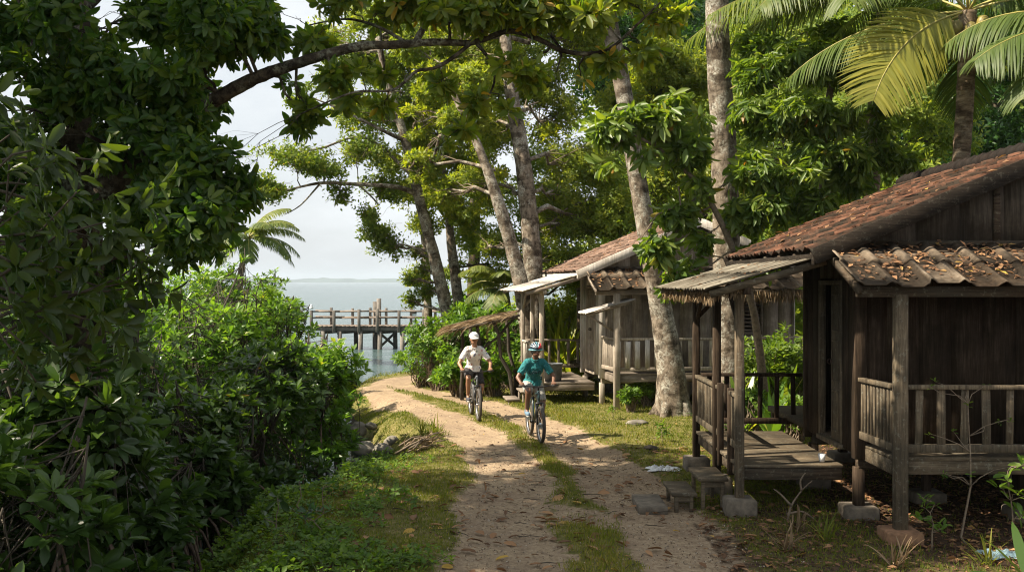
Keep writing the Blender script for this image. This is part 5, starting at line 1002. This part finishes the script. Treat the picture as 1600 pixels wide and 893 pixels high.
rock('flat pale stone lying in the grass below the big flared trunk', 994, 662, .26, .3); rock('dark lump of earth in the grass right of the path', 1018, 702, .14, .5, m='twig_dark', cat='clod')
for i, (px, Yb, lab) in enumerate([(606, 39.3, 'first little stone on the far shore'), (614, 39.6, 'second little stone on the far shore'), (622, 39.9, 'third little stone on the far shore')]): rock(lab, px, 0, .12+.03*i, .7, float(gz((px-800)/1600*Yb, Yb)), Y_=Yb)
x, y = p2g(655, 700); z = float(gz(x, y)); o = thing('dead_frond_pile', 'heap of fallen brown palm stalks on the grassy bank', 'dead fronds', (x, y, z)); mb = MB(); fo = Fol()
for i in range(14):
    a = .75+rng.normal(0, .22); c = np.array([x+rng.normal(0, .12), y+rng.normal(0, .1), z+.03+rng.random()*.14]); d = np.array([math.cos(a), math.sin(a)*.5, .28]); L_ = rng.uniform(.2, .45); mb.tube(bend(c-d*L_, c+d*L_, 4, .1, .03), np.linspace(.022, .008, 5), 5, .1)
    P = c+d*rng.uniform(-L_, L_, (9, 1)); fo.leaves(P, d+rng.normal(0, .4, (9, 3)), rng.normal(0, 1, (9, 3)), .22, .016, rng.random(9), 'long')
mb.build('stalks', M['twig'], o, smooth=True); fo.build('dry_leaflets', M['frond_dead'], o)
x, y = p2g(1230, 815); z = float(gz(x, y)); o = thing('dead_branch', 'pale crooked dead branch standing under the near porch', 'branch', (x, y, z)); mb = MB()
for q in (((0, 0, 0), (.05, 0, .2), (.18, .02, .38), (.30, 0, .50)), ((.05, 0, .2), (-.08, 0, .34), (-.16, .02, .40)), ((.18, .02, .38), (.16, 0, .5), (.22, 0, .60)), ((.0, 0, .1), (.2, .05, .12), (.35, .03, .02))): mb.tube(smooth_path(np.array(q)+[x, y, z], 8), np.linspace(.016, .006, 8), 6, .1)
mb.build('wood', M['twig'], o, smooth=True)
def crumple(name, label, px, py, w, d, h, m, cat):
    x, y = p2g(px, py); n = 26; u = np.linspace(-1, 1, n); U, V_ = np.meshgrid(u, u, indexing='ij'); H = np.abs(np.sin(U*5+V_*3)+np.sin(U*9-V_*7)*.6+rng.normal(0, .35, U.shape))*h*.5*(1-np.maximum(abs(U), abs(V_))**3)
    rr = 1+.18*np.sin(np.arctan2(V_, U)*5+1); P = np.stack([x+U*w*rr, y+V_*d*rr, gz(x, y)+.012+H], -1).reshape(-1, 3); I, J = np.meshgrid(np.arange(n-1), np.arange(n-1), indexing='ij'); Q = np.stack([I*n+J, (I+1)*n+J, (I+1)*n+J+1, I*n+J+1], -1).reshape(-1, 4)
    o = link_mesh(name, P, [Q], m, None, None, False); o.modifiers.new('solid', 'SOLIDIFY').thickness = .004; return tag(o, label, cat)
crumple('plastic_bag', 'crumpled white plastic bag on the grass beside the path', 1038, 734, .24, .16, .07, M['plastic_white'], 'plastic bag'); crumple('plastic_bag', 'crumpled pale blue plastic bag in the leaf mould at bottom right', 1568, 866, .21, .17, .06, M['plastic_blue'], 'plastic bag')
# cup on the near porch deck, bucket on the far porch
def lathe(name, m, parent, c, prof, n=22):
    V = np.array([[c[0]+r*math.cos(a), c[1]+r*math.sin(a), c[2]+z] for r, z in prof for a in np.arange(n)*2*math.pi/n]); k = np.arange(n); k2 = (k+1) % n; Q = np.concatenate([np.stack([i*n+k, i*n+k2, (i+1)*n+k2, (i+1)*n+k], 1) for i in range(len(prof)-1)]); return link_mesh(name, V, [Q], m, parent, None, True)
c = onh(H1, -.42, 1.42, .617); o = lathe('cup', M['plastic_white'], None, c, [(.001, .0), (.036, .0), (.046, .10), (.042, .10), (.033, .008), (.001, .008)]); tag(o, 'small white cup on the deck by the near door', 'cup')
c = onh(H2, -1.15, 1.7, .617); o = thing('bucket', 'large grey bucket on the deck of the far porch', 'bucket', c); lathe('pail', M['bucket'], o, c, [(.001, 0), (.20, 0), (.235, .40), (.25, .42), (.235, .425), (.215, .40), (.185, .02), (.001, .02)], 28)
hd = MB(); a = np.linspace(0, math.pi, 14); hd.tube(np.stack([c[0]+.24*np.cos(a), np.full(14, c[1]), c[2]+.40+.02*np.sin(a)-0.0], 1)+[0, -.01, 0], .006, 6); hd.build('handle', M['iron'], o, smooth=True)

# fallen leaves, twigs and grass on the ground
def gnorm(n): return np.tile([0, 0, 1.], (n, 1))
def ground_litter(name, n, region, L, dens, lift=.012, tone=(0, 1), tpl='mid', kw=.42):
    x = rng.uniform(region[0], region[1], n); y = rng.uniform(region[2], region[3], n); k = rng.random(n) < dens(x, y); x, y = x[k], y[k]; m = len(x); z = gz(x, y)-.03*sand_at(x, y)+lift+.012*rng.random(m)
    l = L*rng.uniform(.4, 1.3, m); fo = Fol(); fo.leaves(np.stack([x, y, z], 1), unit(rng.normal(size=(m, 3))*[1, 1, .12]), gnorm(m)+rng.normal(0, .3, (m, 3)), l, l*kw*rng.uniform(.6, 1.3, m), tone[0]+(tone[1]-tone[0])*rng.random(m), tpl); return tag(fo.build(name, M['litter']), kind='stuff')
landok = lambda x, y: (coast_sd(x, y) > .5)
ground_litter('fallen_leaves', 16000, (-3, 9, 8.5, 21), .085, lambda x, y: landok(x, y)*(.07+.9*mould_at(x, y)-.03*sand_at(x, y)))
ground_litter('fallen_leaves', 2600, (-2.6, 3.4, 8.5, 19), .15, lambda x, y: landok(x, y)*(.36-.18*sand_at(x, y))*(1-.6*sstep(13, 19, y)), tone=(.3, 1), tpl='hi')
ground_litter('fallen_leaves', 9000, (2.2, 9, 9, 17.5), .10, lambda x, y: .15+.6*mould_at(x, y), tone=(.1, .9))
ground_litter('fallen_leaves', 9000, (-3, 3.5, 8.5, 18), .03, lambda x, y: .5+0*x, tone=(0, .35), tpl='lo')
def pebbles(n, reg, L):
    x = rng.uniform(reg[0], reg[1], n); y = rng.uniform(reg[2], reg[3], n); k = rng.random(n) < .2+.8*sand_at(x, y)*(.4+.6*sstep(-.2, .5, wob(x*3, y*3))); x, y = x[k], y[k]; m = len(x); fo = Fol(); z = gz(x, y)-.045*sand_at(x, y)+.004
    l = L*rng.uniform(.4, 1.5, m); P = np.stack([x, y, z], 1); d = rng.normal(size=(m, 3)); d[:, 2] = .5; fo.leaves(P, d, gnorm(m)+rng.normal(0, .8, (m, 3)), l, l*.9, rng.random(m), 'lo'); fo.leaves(P+[0, 0, .002], -d*[1, 1, -1], gnorm(m)+rng.normal(0, .8, (m, 3)), l*.8, l*.9, rng.random(m), 'lo')
    return tag(fo.build('gravel', M['pebble']), kind='stuff')
pebbles(11000, (-1.8, 3.2, 8.5, 18), .017); pebbles(1500, (-3, 3.2, 18, 27), .028)
mb = MB()
for i in range(70):
    y = rng.uniform(9.5, 19); x = rng.uniform(-2, 3.4+(y-9)*.05); a = rng.normal(0, .5); L_ = rng.uniform(.05, .17); z = float(gz(x, y))-.02*float(sand_at(x, y))+.012; mb.tube(bend((x-math.cos(a)*L_, y-math.sin(a)*L_, z), (x+math.cos(a)*L_, y+math.sin(a)*L_, z), 4, .02, .025), np.linspace(.006, .003, 5), 4, .1)
tag(mb.build('fallen_twigs', M['twig_dark']), kind='stuff')
def grass(name, n, region, h, dens, w, lean=.35):
    x = rng.uniform(region[0], region[1], n); y = rng.uniform(region[2], region[3], n); k = rng.random(n) < dens(x, y); x, y = x[k], y[k]; m = len(x); z = gz(x, y)-.03*sand_at(x, y)
    hh = h*rng.uniform(.4, 1.3, m)*(1+.5*nfun(np.stack([x, y, 0*x], 1), 1.9)); d = rng.normal(0, lean, (m, 3)); d[:, 2] = 1; a = rng.random(m)*6.28
    fo = Fol(); fo.leaves(np.stack([x, y, z-.008], 1), d, np.stack([np.cos(a), np.sin(a), 0*a], 1), hh, w*rng.uniform(.7, 1.4, m), np.clip(.45+.30*nfun(np.stack([x, y, 0*x], 1), 1.1)+rng.normal(0, .22, m), 0, 1), 'lo'); return tag(fo.build(name, M['grass']), kind='stuff')
pn = lambda x, y: np.clip(.85+.7*nfun(np.stack([x, y, 0*x], 1), 2.7)+.35*nfun(np.stack([x, y, 0*x], 1), 7), .08, 1)
gd = lambda x, y: landok(x, y)*pn(x, y)*np.clip(1.05-1.7*np.clip(sand_at(x, y)+.35*wob(x*2.1, y*2.3)*.5, 0, 1), 0, 1)*(1-.93*mould_at(x, y))
grass('short_grass', 190000, (-3.6, 6.5, 8.6, 17), .060, gd, .008); grass('short_grass', 110000, (-4.5, 7, 17, 27), .065, gd, .012); grass('short_grass', 30000, (-6, 6, 27, 39), .08, gd, .018)
grass('tall_grass', 9000, (-3.7, -1.2, 9, 20), .14, lambda x, y: landok(x, y)*(coast_sd(x, y) < 1.6)*.9, .009, .5)
# ---------------------------------------------------------------- riders and bicycles
M['rubber'] = plain('tyre_rubber', (.06, .052, .045), .85, var=.3, scale=30); M['metal'] = plain('brushed_metal', (.45, .45, .46), .35, .9); M['blackm'] = plain('black_metal', (.02, .02, .022), .4, .3)
M['frame_dark'] = plain('dark_teal_frame_paint', (.02, .045, .05), .3); M['frame_grey'] = plain('grey_frame_paint', (.16, .17, .18), .3); M['skin'] = plain('sun_browned_skin', (.30, .155, .09), .5, var=.12, scale=9); M['skin2'] = plain('dark_tanned_skin', (.17, .085, .052), .5, var=.12, scale=9)
M['hair'] = plain('black_hair', (.012, .010, .009), .6); M['eye'] = plain('dark_eye', (.01, .008, .007), .2); M['lips'] = plain('lips', (.20, .07, .05), .5); M['redm'] = plain('red_paint', (.5, .03, .03), .4)
M['teal'] = plain('teal_cotton', (.018, .17, .18), .85, var=.12, scale=7); M['greyshort'] = plain('pale_grey_cotton', (.34, .33, .30), .9, var=.15, scale=8); M['blackshort'] = plain('charcoal_cotton', (.03, .027, .028), .9, var=.3, scale=9); M['print'] = plain('dark_shirt_print', (.015, .05, .055), .85)
M['capwhite'] = plain('white_cap_cloth', (.72, .72, .71), .85); M['capmark'] = plain('cap_mark_navy', (.06, .07, .12), .8); M['shoeb'] = plain('blue_grey_shoe', (.12, .20, .28), .7); M['shoed'] = plain('dark_shoe', (.05, .05, .06), .7); M['sole'] = plain('pale_sole', (.5, .5, .48), .7)
M['helmet_white'] = plain('helmet_white', (.42, .48, .55), .3); M['helmet_dark'] = plain('helmet_dark_blue', (.015, .03, .05), .3); M['helmet_red'] = plain('helmet_red', (.6, .04, .05), .3); M['helmet_blue'] = plain('helmet_pale_blue', (.16, .38, .44), .3)
def creased(m):
    nt = m.node_tree; b = nt.nodes['Principled BSDF']; f = noise(nt, 9, 3, .55, sc=(1, 1, .55), dist=1.5); bump(nt, b, f, 1.0, .06)
for k_ in ('teal', 'greyshort', 'blackshort'): creased(M[k_])
def floral():
    m, nt, b = new_mat('flower_print_cotton'); v = nd(nt, 'ShaderNodeTexVoronoi', Scale=13.0); t = nt.nodes.new('ShaderNodeTexCoord'); nt.links.new(t.outputs['Object'], v.inputs['Vector'])
    spot = ramp(nt, v.outputs['Distance'], [(.26, (1, 1, 1)), (.36, (0, 0, 0))]); sep = nt.nodes.new('ShaderNodeSeparateColor'); nt.links.new(v.outputs['Color'], sep.inputs[0])
    pc_ = ramp(nt, sep.outputs[0], [(.25, (.10, .14, .26)), (.5, (.55, .20, .15)), (.75, (.62, .30, .28)), (.9, (.16, .20, .17))]); nt.links.new(mixc(nt, math_(nt, 'MULTIPLY', spot, .85), (.80, .76, .74), pc_), b.inputs['Base Color']); b.inputs['Roughness'].default_value = .85; return m
M['floral'] = floral(); creased(M['floral'])
def bicycle(label, x, y, head, frame, turn=0.0, crank=.6):
    z = float(gz(x, y))-.03*float(sand_at(np.array(x), np.array(y))); o = thing('bicycle', label, 'bicycle', (x, y, z), head); K = dict(local=True, smooth=True); r = .34; F = np.array([1.08, 0, r]); A = np.array([0, 0, r]); BB = np.array([.43, 0, .31]); ST = np.array([.30, 0, .80]); HT = np.array([.86, 0, .90]); HB = np.array([.90, 0, .76])
    for c in (A, F):
        w = MB(); w.torus(c, (0, 1, 0), r-.032, .032, 44, 10); wo = w.build('wheel', M['rubber'], o, **K); w = MB(); w.torus(c, (0, 1, 0), r-.064, .012, 40, 6); w.build('rim', M['metal'], wo, **K)
        w = MB(); w.tube([c-[0, .05, 0], c+[0, .05, 0]], .022, 10)
        for i in range(20): a = i*math.pi/10; s = .03*(1 if i % 2 else -1); w.tube([c+[.02*math.cos(a), s, .02*math.sin(a)], c+[(r-.06)*math.cos(a+.2), 0, (r-.06)*math.sin(a+.2)]], .0018, 3, 0, False)
        w.build('spokes', M['metal'], wo, **K); w = MB(); w.torus(c+[0, .045, 0], (0, 1, 0), .075, .006, 24, 5, .4); w.build('brake_disc', M['metal'], wo, **K)
    f = MB(); f.tube([BB, ST], .017, 9); f.tube([ST-[0, 0, .03], HT], .019, 9); f.tube([BB, HB], .023, 9); f.tube([HB-[.01, 0, .03], HT+[-.008, 0, .03]], .024, 10)
    for s in (-1, 1): f.tube([BB+[0, s*.03, 0], A+[.1, s*.05, 0], A+[0, s*.06, 0]], .011, 7); f.tube([ST+[0, s*.02, -.05], A+[0, s*.06, 0]], .009, 7)
    f.build('frame', frame, o, **K)
    f = MB()
    for s in (-1, 1): f.tube([HB+[.02, s*.065, -.05], F+[-.01, s*.065, .12]], .021, 9); f.tube([F+[-.01, s*.065, .14], F+[0, s*.065, 0]], .016, 9)
    f.tube([HB+[.02, -.065, -.05], HB+[.02, .065, -.05]], .022, 9); f.build('fork', M['blackm'], o, **K)
    f = MB(); f.tube([ST, ST+[-.035, 0, .13]], .014, 8); f.build('seat_post', M['blackm'], o, **K)
    s_ = MB(); s_.tube([(.14, 0, .955), (.20, 0, .96), (.30, 0, .95), (.40, 0, .945)], [.05, .065, .035, .018], 12); sd_ = s_.build('saddle', M['blackm'], o, **K)
    h = MB(); G = HT+np.array([-.01, 0, .10]); h.tube([HT+[-.008, 0, .02], G, G+[.05, 0, .005]], .015, 8); P = [G+[-.02, -.35, .025], G+[.03, -.18, .02], G+[.05, 0, .0], G+[.03, .18, .02], G+[-.02, .35, .025]]; h.tube(smooth_path(P, 16), .012, 8); hb = h.build('handlebar', M['blackm'], o, **K)
    for s in (-1, 1): g_ = MB(); g_.tube([G+[-.02, s*.36, .025], G+[.005, s*.24, .024]], .018, 9); g_.build('grip', M['rubber'], hb, **K); l_ = MB(); l_.tube([G+[.03, s*.24, .01], G+[.06, s*.31, .0]], .006, 5); l_.build('brake_lever', M['blackm'], hb, **K)
    c_ = MB(); c_.torus(BB+[0, -.05, 0], (0, 1, 0), .085, .007, 26, 5, .5); c_.tube([BB-[0, .07, 0], BB+[0, .07, 0]], .02, 9); d = np.array([math.cos(crank), 0, math.sin(crank)])*.165
    c_.tube([BB+[0, -.075, 0], BB+d+[0, -.085, 0]], .011, 7); c_.tube([BB+[0, .075, 0], BB-d+[0, .085, 0]], .011, 7); cr_ = c_.build('crank', M['blackm'], o, **K)
    for s, dd in ((-1, d), (1, -d)): p = MB(); q = BB+dd+[0, s*.14, 0]; p.box(q[0]-.045, q[0]+.045, q[1]-.045, q[1]+.045, q[2]-.012, q[2]+.012); p.build('pedal', M['blackm'], cr_, local=True)
    return o, BB, d
def curl(mb, base, d0, d1, n, L, r):
    "one finger of two bends"
    a = base; b = a+d0*L*.42; c = b+unit(d0*.35+d1)*L*.34; e = c+d1*L*.3; mb.capsule(a, b, r, r*.95, 6); mb.capsule(b, c, r*.95, r*.9, 6); mb.capsule(c, e, r*.9, r*.78, 6)
def rider(label, x, y, head, BB, d, skin, shirt, shorts, shoe, headgear, sh_label, hx=0.0):
    z = float(gz(x, y))-.03*float(sand_at(np.array(x), np.array(y))); o = thing('person', label, 'person', (x, y, z), head); K = dict(local=True)
    b = MB(); V = lambda *a: np.array(a, float); HIP = V(.24, 0, 1.02); CH = V(.46, 0, 1.33); SH = V(.52, 0, 1.43); NK = V(.56, 0, 1.52); HD = V(.62, hx, 1.65)
    if headgear == 'cap': CH = V(.41, .0, 1.35); SH = V(.455, .0, 1.46); NK = V(.49, .0, 1.55); HD = V(.545, -.015, 1.68)
    b.ellipsoid(HIP, (.13, .165, .12)); b.capsule(HIP, CH, .125, .135); b.ellipsoid(CH+V(-.01, 0, -.02), (.098, .155, .14)); b.capsule(SH+[-.01, -.13, -.015], SH+[-.01, .13, -.015], .050, .050); b.capsule(SH, NK, .065, .055); b.capsule(NK, HD-[.01, 0, .05], .055, .052)
    # head, jaw, nose, ears
    b.ellipsoid(HD+[0, 0, .02], (.108, .088, .108)); b.ellipsoid(HD+[.025, 0, -.055], (.076, .066, .068)); b.capsule(HD+[.095, 0, .012], HD+[.115, 0, -.02], .010, .016, 8); b.ellipsoid(HD+[.075, 0, .03], (.026, .055, .012)); b.ellipsoid(HD+[.085, 0, -.058], (.016, .028, .012))
    for s in (-1, 1): b.ellipsoid(HD+[-.005, s*.08, -.005], (.022, .010, .032)); b.ellipsoid(HD+[.066, s*.038, -.018], (.026, .022, .02))
    G = V(.85, 0, 1.0)+V(-.01, 0, .025); feet = []
    for s in (-1, 1):
        sh = SH+[0, s*.175, -.01]; hand = G+V(-.035, s*.30, .012); mid = (sh+hand)/2; el = mid+V(-.05, s*.105, -.075); b.capsule(sh, el, .052, .040); b.capsule(el, hand+V(-.07, s*.0, .02), .040, .027)
        w = hand+V(-.07, 0, .02); b.capsule(w, hand+V(-.01, s*.01, .022), .027, .030); b.capsule(hand+V(-.012, -.028, .022), hand+V(-.012, .028, .022), .022, .022, 8)
        for j in range(4): L_ = (.075, .082, .078, .062)[j]; curl(b, hand+V(.005, s*(-.030+.021*j), .028), unit(V(1, 0, -.15)), unit(V(-.1, 0, -1)), 3, L_, .0095)
        curl(b, hand+V(-.02, -s*.035, .01), unit(V(.5, -s*.6, -.5)), unit(V(.6, -s*.1, -.6)), 2, .06, .011)
        ft = BB+(d if s < 0 else -d)+V(-.02, s*.14, .035); an = ft+V(-.075, 0, .075); hj = HIP+V(.02, s*.09, -.03); D = an-hj; L_ = np.linalg.norm(D); a_, c_ = .44, .43; t = (a_*a_-c_*c_+L_*L_)/(2*L_); hgt = math.sqrt(max(a_*a_-t*t, .0001)); u = D/L_; nrm = unit(np.cross(u, V(0, 1, 0))); nrm = nrm if nrm[0] > 0 else -nrm; kn = hj+u*t+nrm*hgt+V(0, s*.04, 0)
        b.capsule(hj, kn, .085, .055); b.capsule(kn, kn+(an-kn)*.35, .053, .056); b.capsule(kn+(an-kn)*.35, an, .056, .034); b.capsule(an, ft+V(.02, 0, .0), .034, .03); feet.append((ft, an, hj, kn))
    body = b.build('body', skin, o, remesh=.0075, **K)
    # clothing
    c = MB(); c.capsule(HIP+V(.02, 0, .06), CH, .143, .150); c.ellipsoid(CH+V(-.01, 0, -.02), (.142, .178, .17)); c.capsule(SH+V(-.01, -.135, -.01), SH+V(-.01, .135, -.01), .082, .082); c.ellipsoid(HIP+V(.03, 0, .02), (.155, .185, .10)); c.tube([HIP+V(.06, 0, -.06), HIP+V(.05, 0, .05)], [.165, .16], 16)
    for s in (-1, 1): sh = SH+V(0, s*.165, -.01); hand = G+V(-.035, s*.30, .012); el = (sh+hand)/2+V(-.05, s*.105, -.075); e = sh+(el-sh)*.72; c.tube([sh-(el-sh)*.05, sh+(el-sh)*.2, e, e+(el-sh)*.03], [.058, .066, .068, .062], 14)
    st = c.build('shirt', shirt, o, remesh=.010, **K)
    if sh_label: st['label'] = sh_label
    nk = MB(); nk.torus(SH+V(.045, 0, .066), (.5, 0, .8), .066, .010, 22, 6); nk.build('collar', shirt, o, smooth=True, **K)
    c = MB(); c.ellipsoid(HIP+V(0, 0, -.01), (.145, .185, .11))
    for ft, an, hj, kn in feet: e = hj+(kn-hj)*.80; c.tube([hj-(kn-hj)*.1, hj+(kn-hj)*.1, e, e+(kn-hj)*.04], [.10, .112, .092, .088], 16)
    c.build('shorts', shorts, o, remesh=.010, **K)
    for ft, an, hj, kn in feet:
        c = MB(); c.capsule(ft+V(-.085, 0, .012), ft+V(.10, 0, .002), .046, .042); c.capsule(ft+V(-.085, 0, .02), an+V(0, 0, -.02), .046, .045); so = c.build('shoe', shoe, o, remesh=.009, **K); s_ = MB(); s_.tube([ft+V(-.12, 0, -.028), ft+V(-.03, 0, -.03), ft+V(.10, 0, -.028), ft+V(.135, 0, -.022)], [.025, .033, .036, .02], 10); s_.build('sole', M['sole'], so, smooth=True, **K)
    # face details
    for s in (-1, 1): e = MB(); e.ellipsoid(HD+V(.090, s*.033, .010), (.010, .013, .007), 10, 6); e.build('eye', M['eye'], o, smooth=True, **K)
    e = MB(); e.ellipsoid(HD+V(.100, 0, -.058), (.010, .026, .006), 10, 6); e.build('mouth', M['lips'], o, smooth=True, **K)
    hr = MB(); hr.ellipsoid(HD+V(-.020, 0, .030), (.104, .096, .106)); hr.ellipsoid(HD+V(-.05, 0, -.03), (.066, .086, .066)); hr.build('hair', M['hair'], o, smooth=True, **K)
    T = HD+V(-.004, 0, .040)
    if headgear == 'cap':
        h = MB(); th = np.linspace(0, math.pi/2, 8); n = 24
        Vv = np.array([T+V(.124*math.sin(t)*math.cos(a), .108*math.sin(t)*math.sin(a), .118*math.cos(t)+.005) for t in th[::-1] for a in np.arange(n)*2*math.pi/n]); k = np.arange(n); k2 = (k+1) % n; h.add(Vv, Q=np.concatenate([np.stack([i*n+k, i*n+k2, (i+1)*n+k2, (i+1)*n+k], 1) for i in range(7)]))
        cp = h.build('cap', M['capwhite'], o, smooth=True, solid=.004, **K); h = MB(); rows = []
        for r_ in (0, .5, 1): rows += [T+V(.112*math.cos(a)+.085*r_*math.cos(a)**.5 if abs(a) < 1.5 else 0, .102*math.sin(a), .010-.03*r_) for a in np.linspace(-1.15, 1.15, 13)]
        h.add(rows, Q=[(i*13+j, (i+1)*13+j, (i+1)*13+j+1, i*13+j+1) for i in range(2) for j in range(12)]); h.build('peak', M['capwhite'], cp, smooth=True, solid=.005, **K)
        h = MB()
        for yy, w in ((-.03, .012), (-.012, .012), (.008, .016), (.03, .010)): h.box(T[0]+.102-abs(yy)*.35, T[0]+.115-abs(yy)*.35, T[1]+yy-w/2, T[1]+yy+w/2-.002, T[2]+.052, T[2]+.072)
        h.build('emblem', M['capmark'], cp, **K)
    else:
        T = HD+V(-.01, 0, .045); base = MB(); base.ellipsoid(T, (.142, .112, .106), 26, 14); hm_ = base.build('helmet', M['helmet_dark'], o, smooth=True, **K)
        for j, ph_ in enumerate(np.linspace(-1.15, 1.15, 7)):
            rb = MB(); tt = np.linspace(-1.5, 1.5, 16); rb.tube([T+V(.146*math.sin(t), .118*math.sin(ph_)*math.cos(t)**.6 if math.cos(t) > 0 else 0, .112*math.cos(ph_)*max(math.cos(t), 0)**.8) for t in tt], .007, 7); rb.build('helmet_rib', M['helmet_red'] if j in (5, 6) else M['helmet_blue'] if j == 3 else M['helmet_white'], hm_, smooth=True, **K)
        rb = MB(); rb.torus(T+V(0, 0, -.03), (0, 0, 1), .126, .014, 26, 7); rb.build('helmet_rim', M['helmet_blue'], hm_, smooth=True, **K); stp = MB()
        for s in (-1, 1): stp.tube([T+V(.02, s*.10, -.04), HD+V(.03, s*.078, -.08), HD+V(.045, 0, -.118)], .004, 5)
        stp.build('strap', M['blackm'], hm_, smooth=True, **K)
        # blurred dark lettering across the chest of the shirt
        tx = MB(); cx = .585
        for yy, w, hh, dz in ((-.115, .020, .070, 0), (-.085, .030, .018, -.026), (-.055, .012, .05, 0), (-.035, .022, .012, .019), (-.035, .022, .012, -.019), (-.012, .014, .05, 0), (.012, .014, .05, 0), (.036, .022, .014, .0), (.058, .014, .05, 0), (.082, .030, .016, .02), (.098, .012, .055, -.004)): xx = cx-1.6*yy*yy; tx.box(xx, xx+.012, yy-w/2, yy+w/2, 1.245+dz-hh/2, 1.245+dz+hh/2)
        tx.box(cx-.012, cx-.001, -.0+.09, .125, 1.10, 1.17)
        tx.build('lettering', M['print'], st, **K)
    return o
B2, BB, d2 = bicycle('dark mountain bicycle ridden by the person in the teal shirt', .34, 19.55, math.atan2(-1.0, .17), M['frame_dark'], crank=.85)
rider('person in a teal T-shirt, pale grey shorts and striped helmet riding towards us', .34, 19.55, math.atan2(-1.0, .17), BB, d2, M['skin2'], M['teal'], M['greyshort'], M['shoeb'], 'helmet', None)
B1, BB, d1 = bicycle('grey mountain bicycle ridden by the person in the white cap', -.90, 22.55, math.atan2(-1.0, .185), M['frame_grey'], crank=.3)
rider('person in a white cap, flowered pale shirt and black shorts riding a bicycle', -.90, 22.55, math.atan2(-1.0, .185), BB, d1, M['skin'], M['floral'], M['blackshort'], M['shoed'], 'cap', None)
bt = MB(); bt.capsule((.66, 0, .52), (.60, 0, .66), .035, .03); bt.build('bottle', plain('yellow_green_bottle', (.45, .5, .08), .4), B1, smooth=True, local=True)
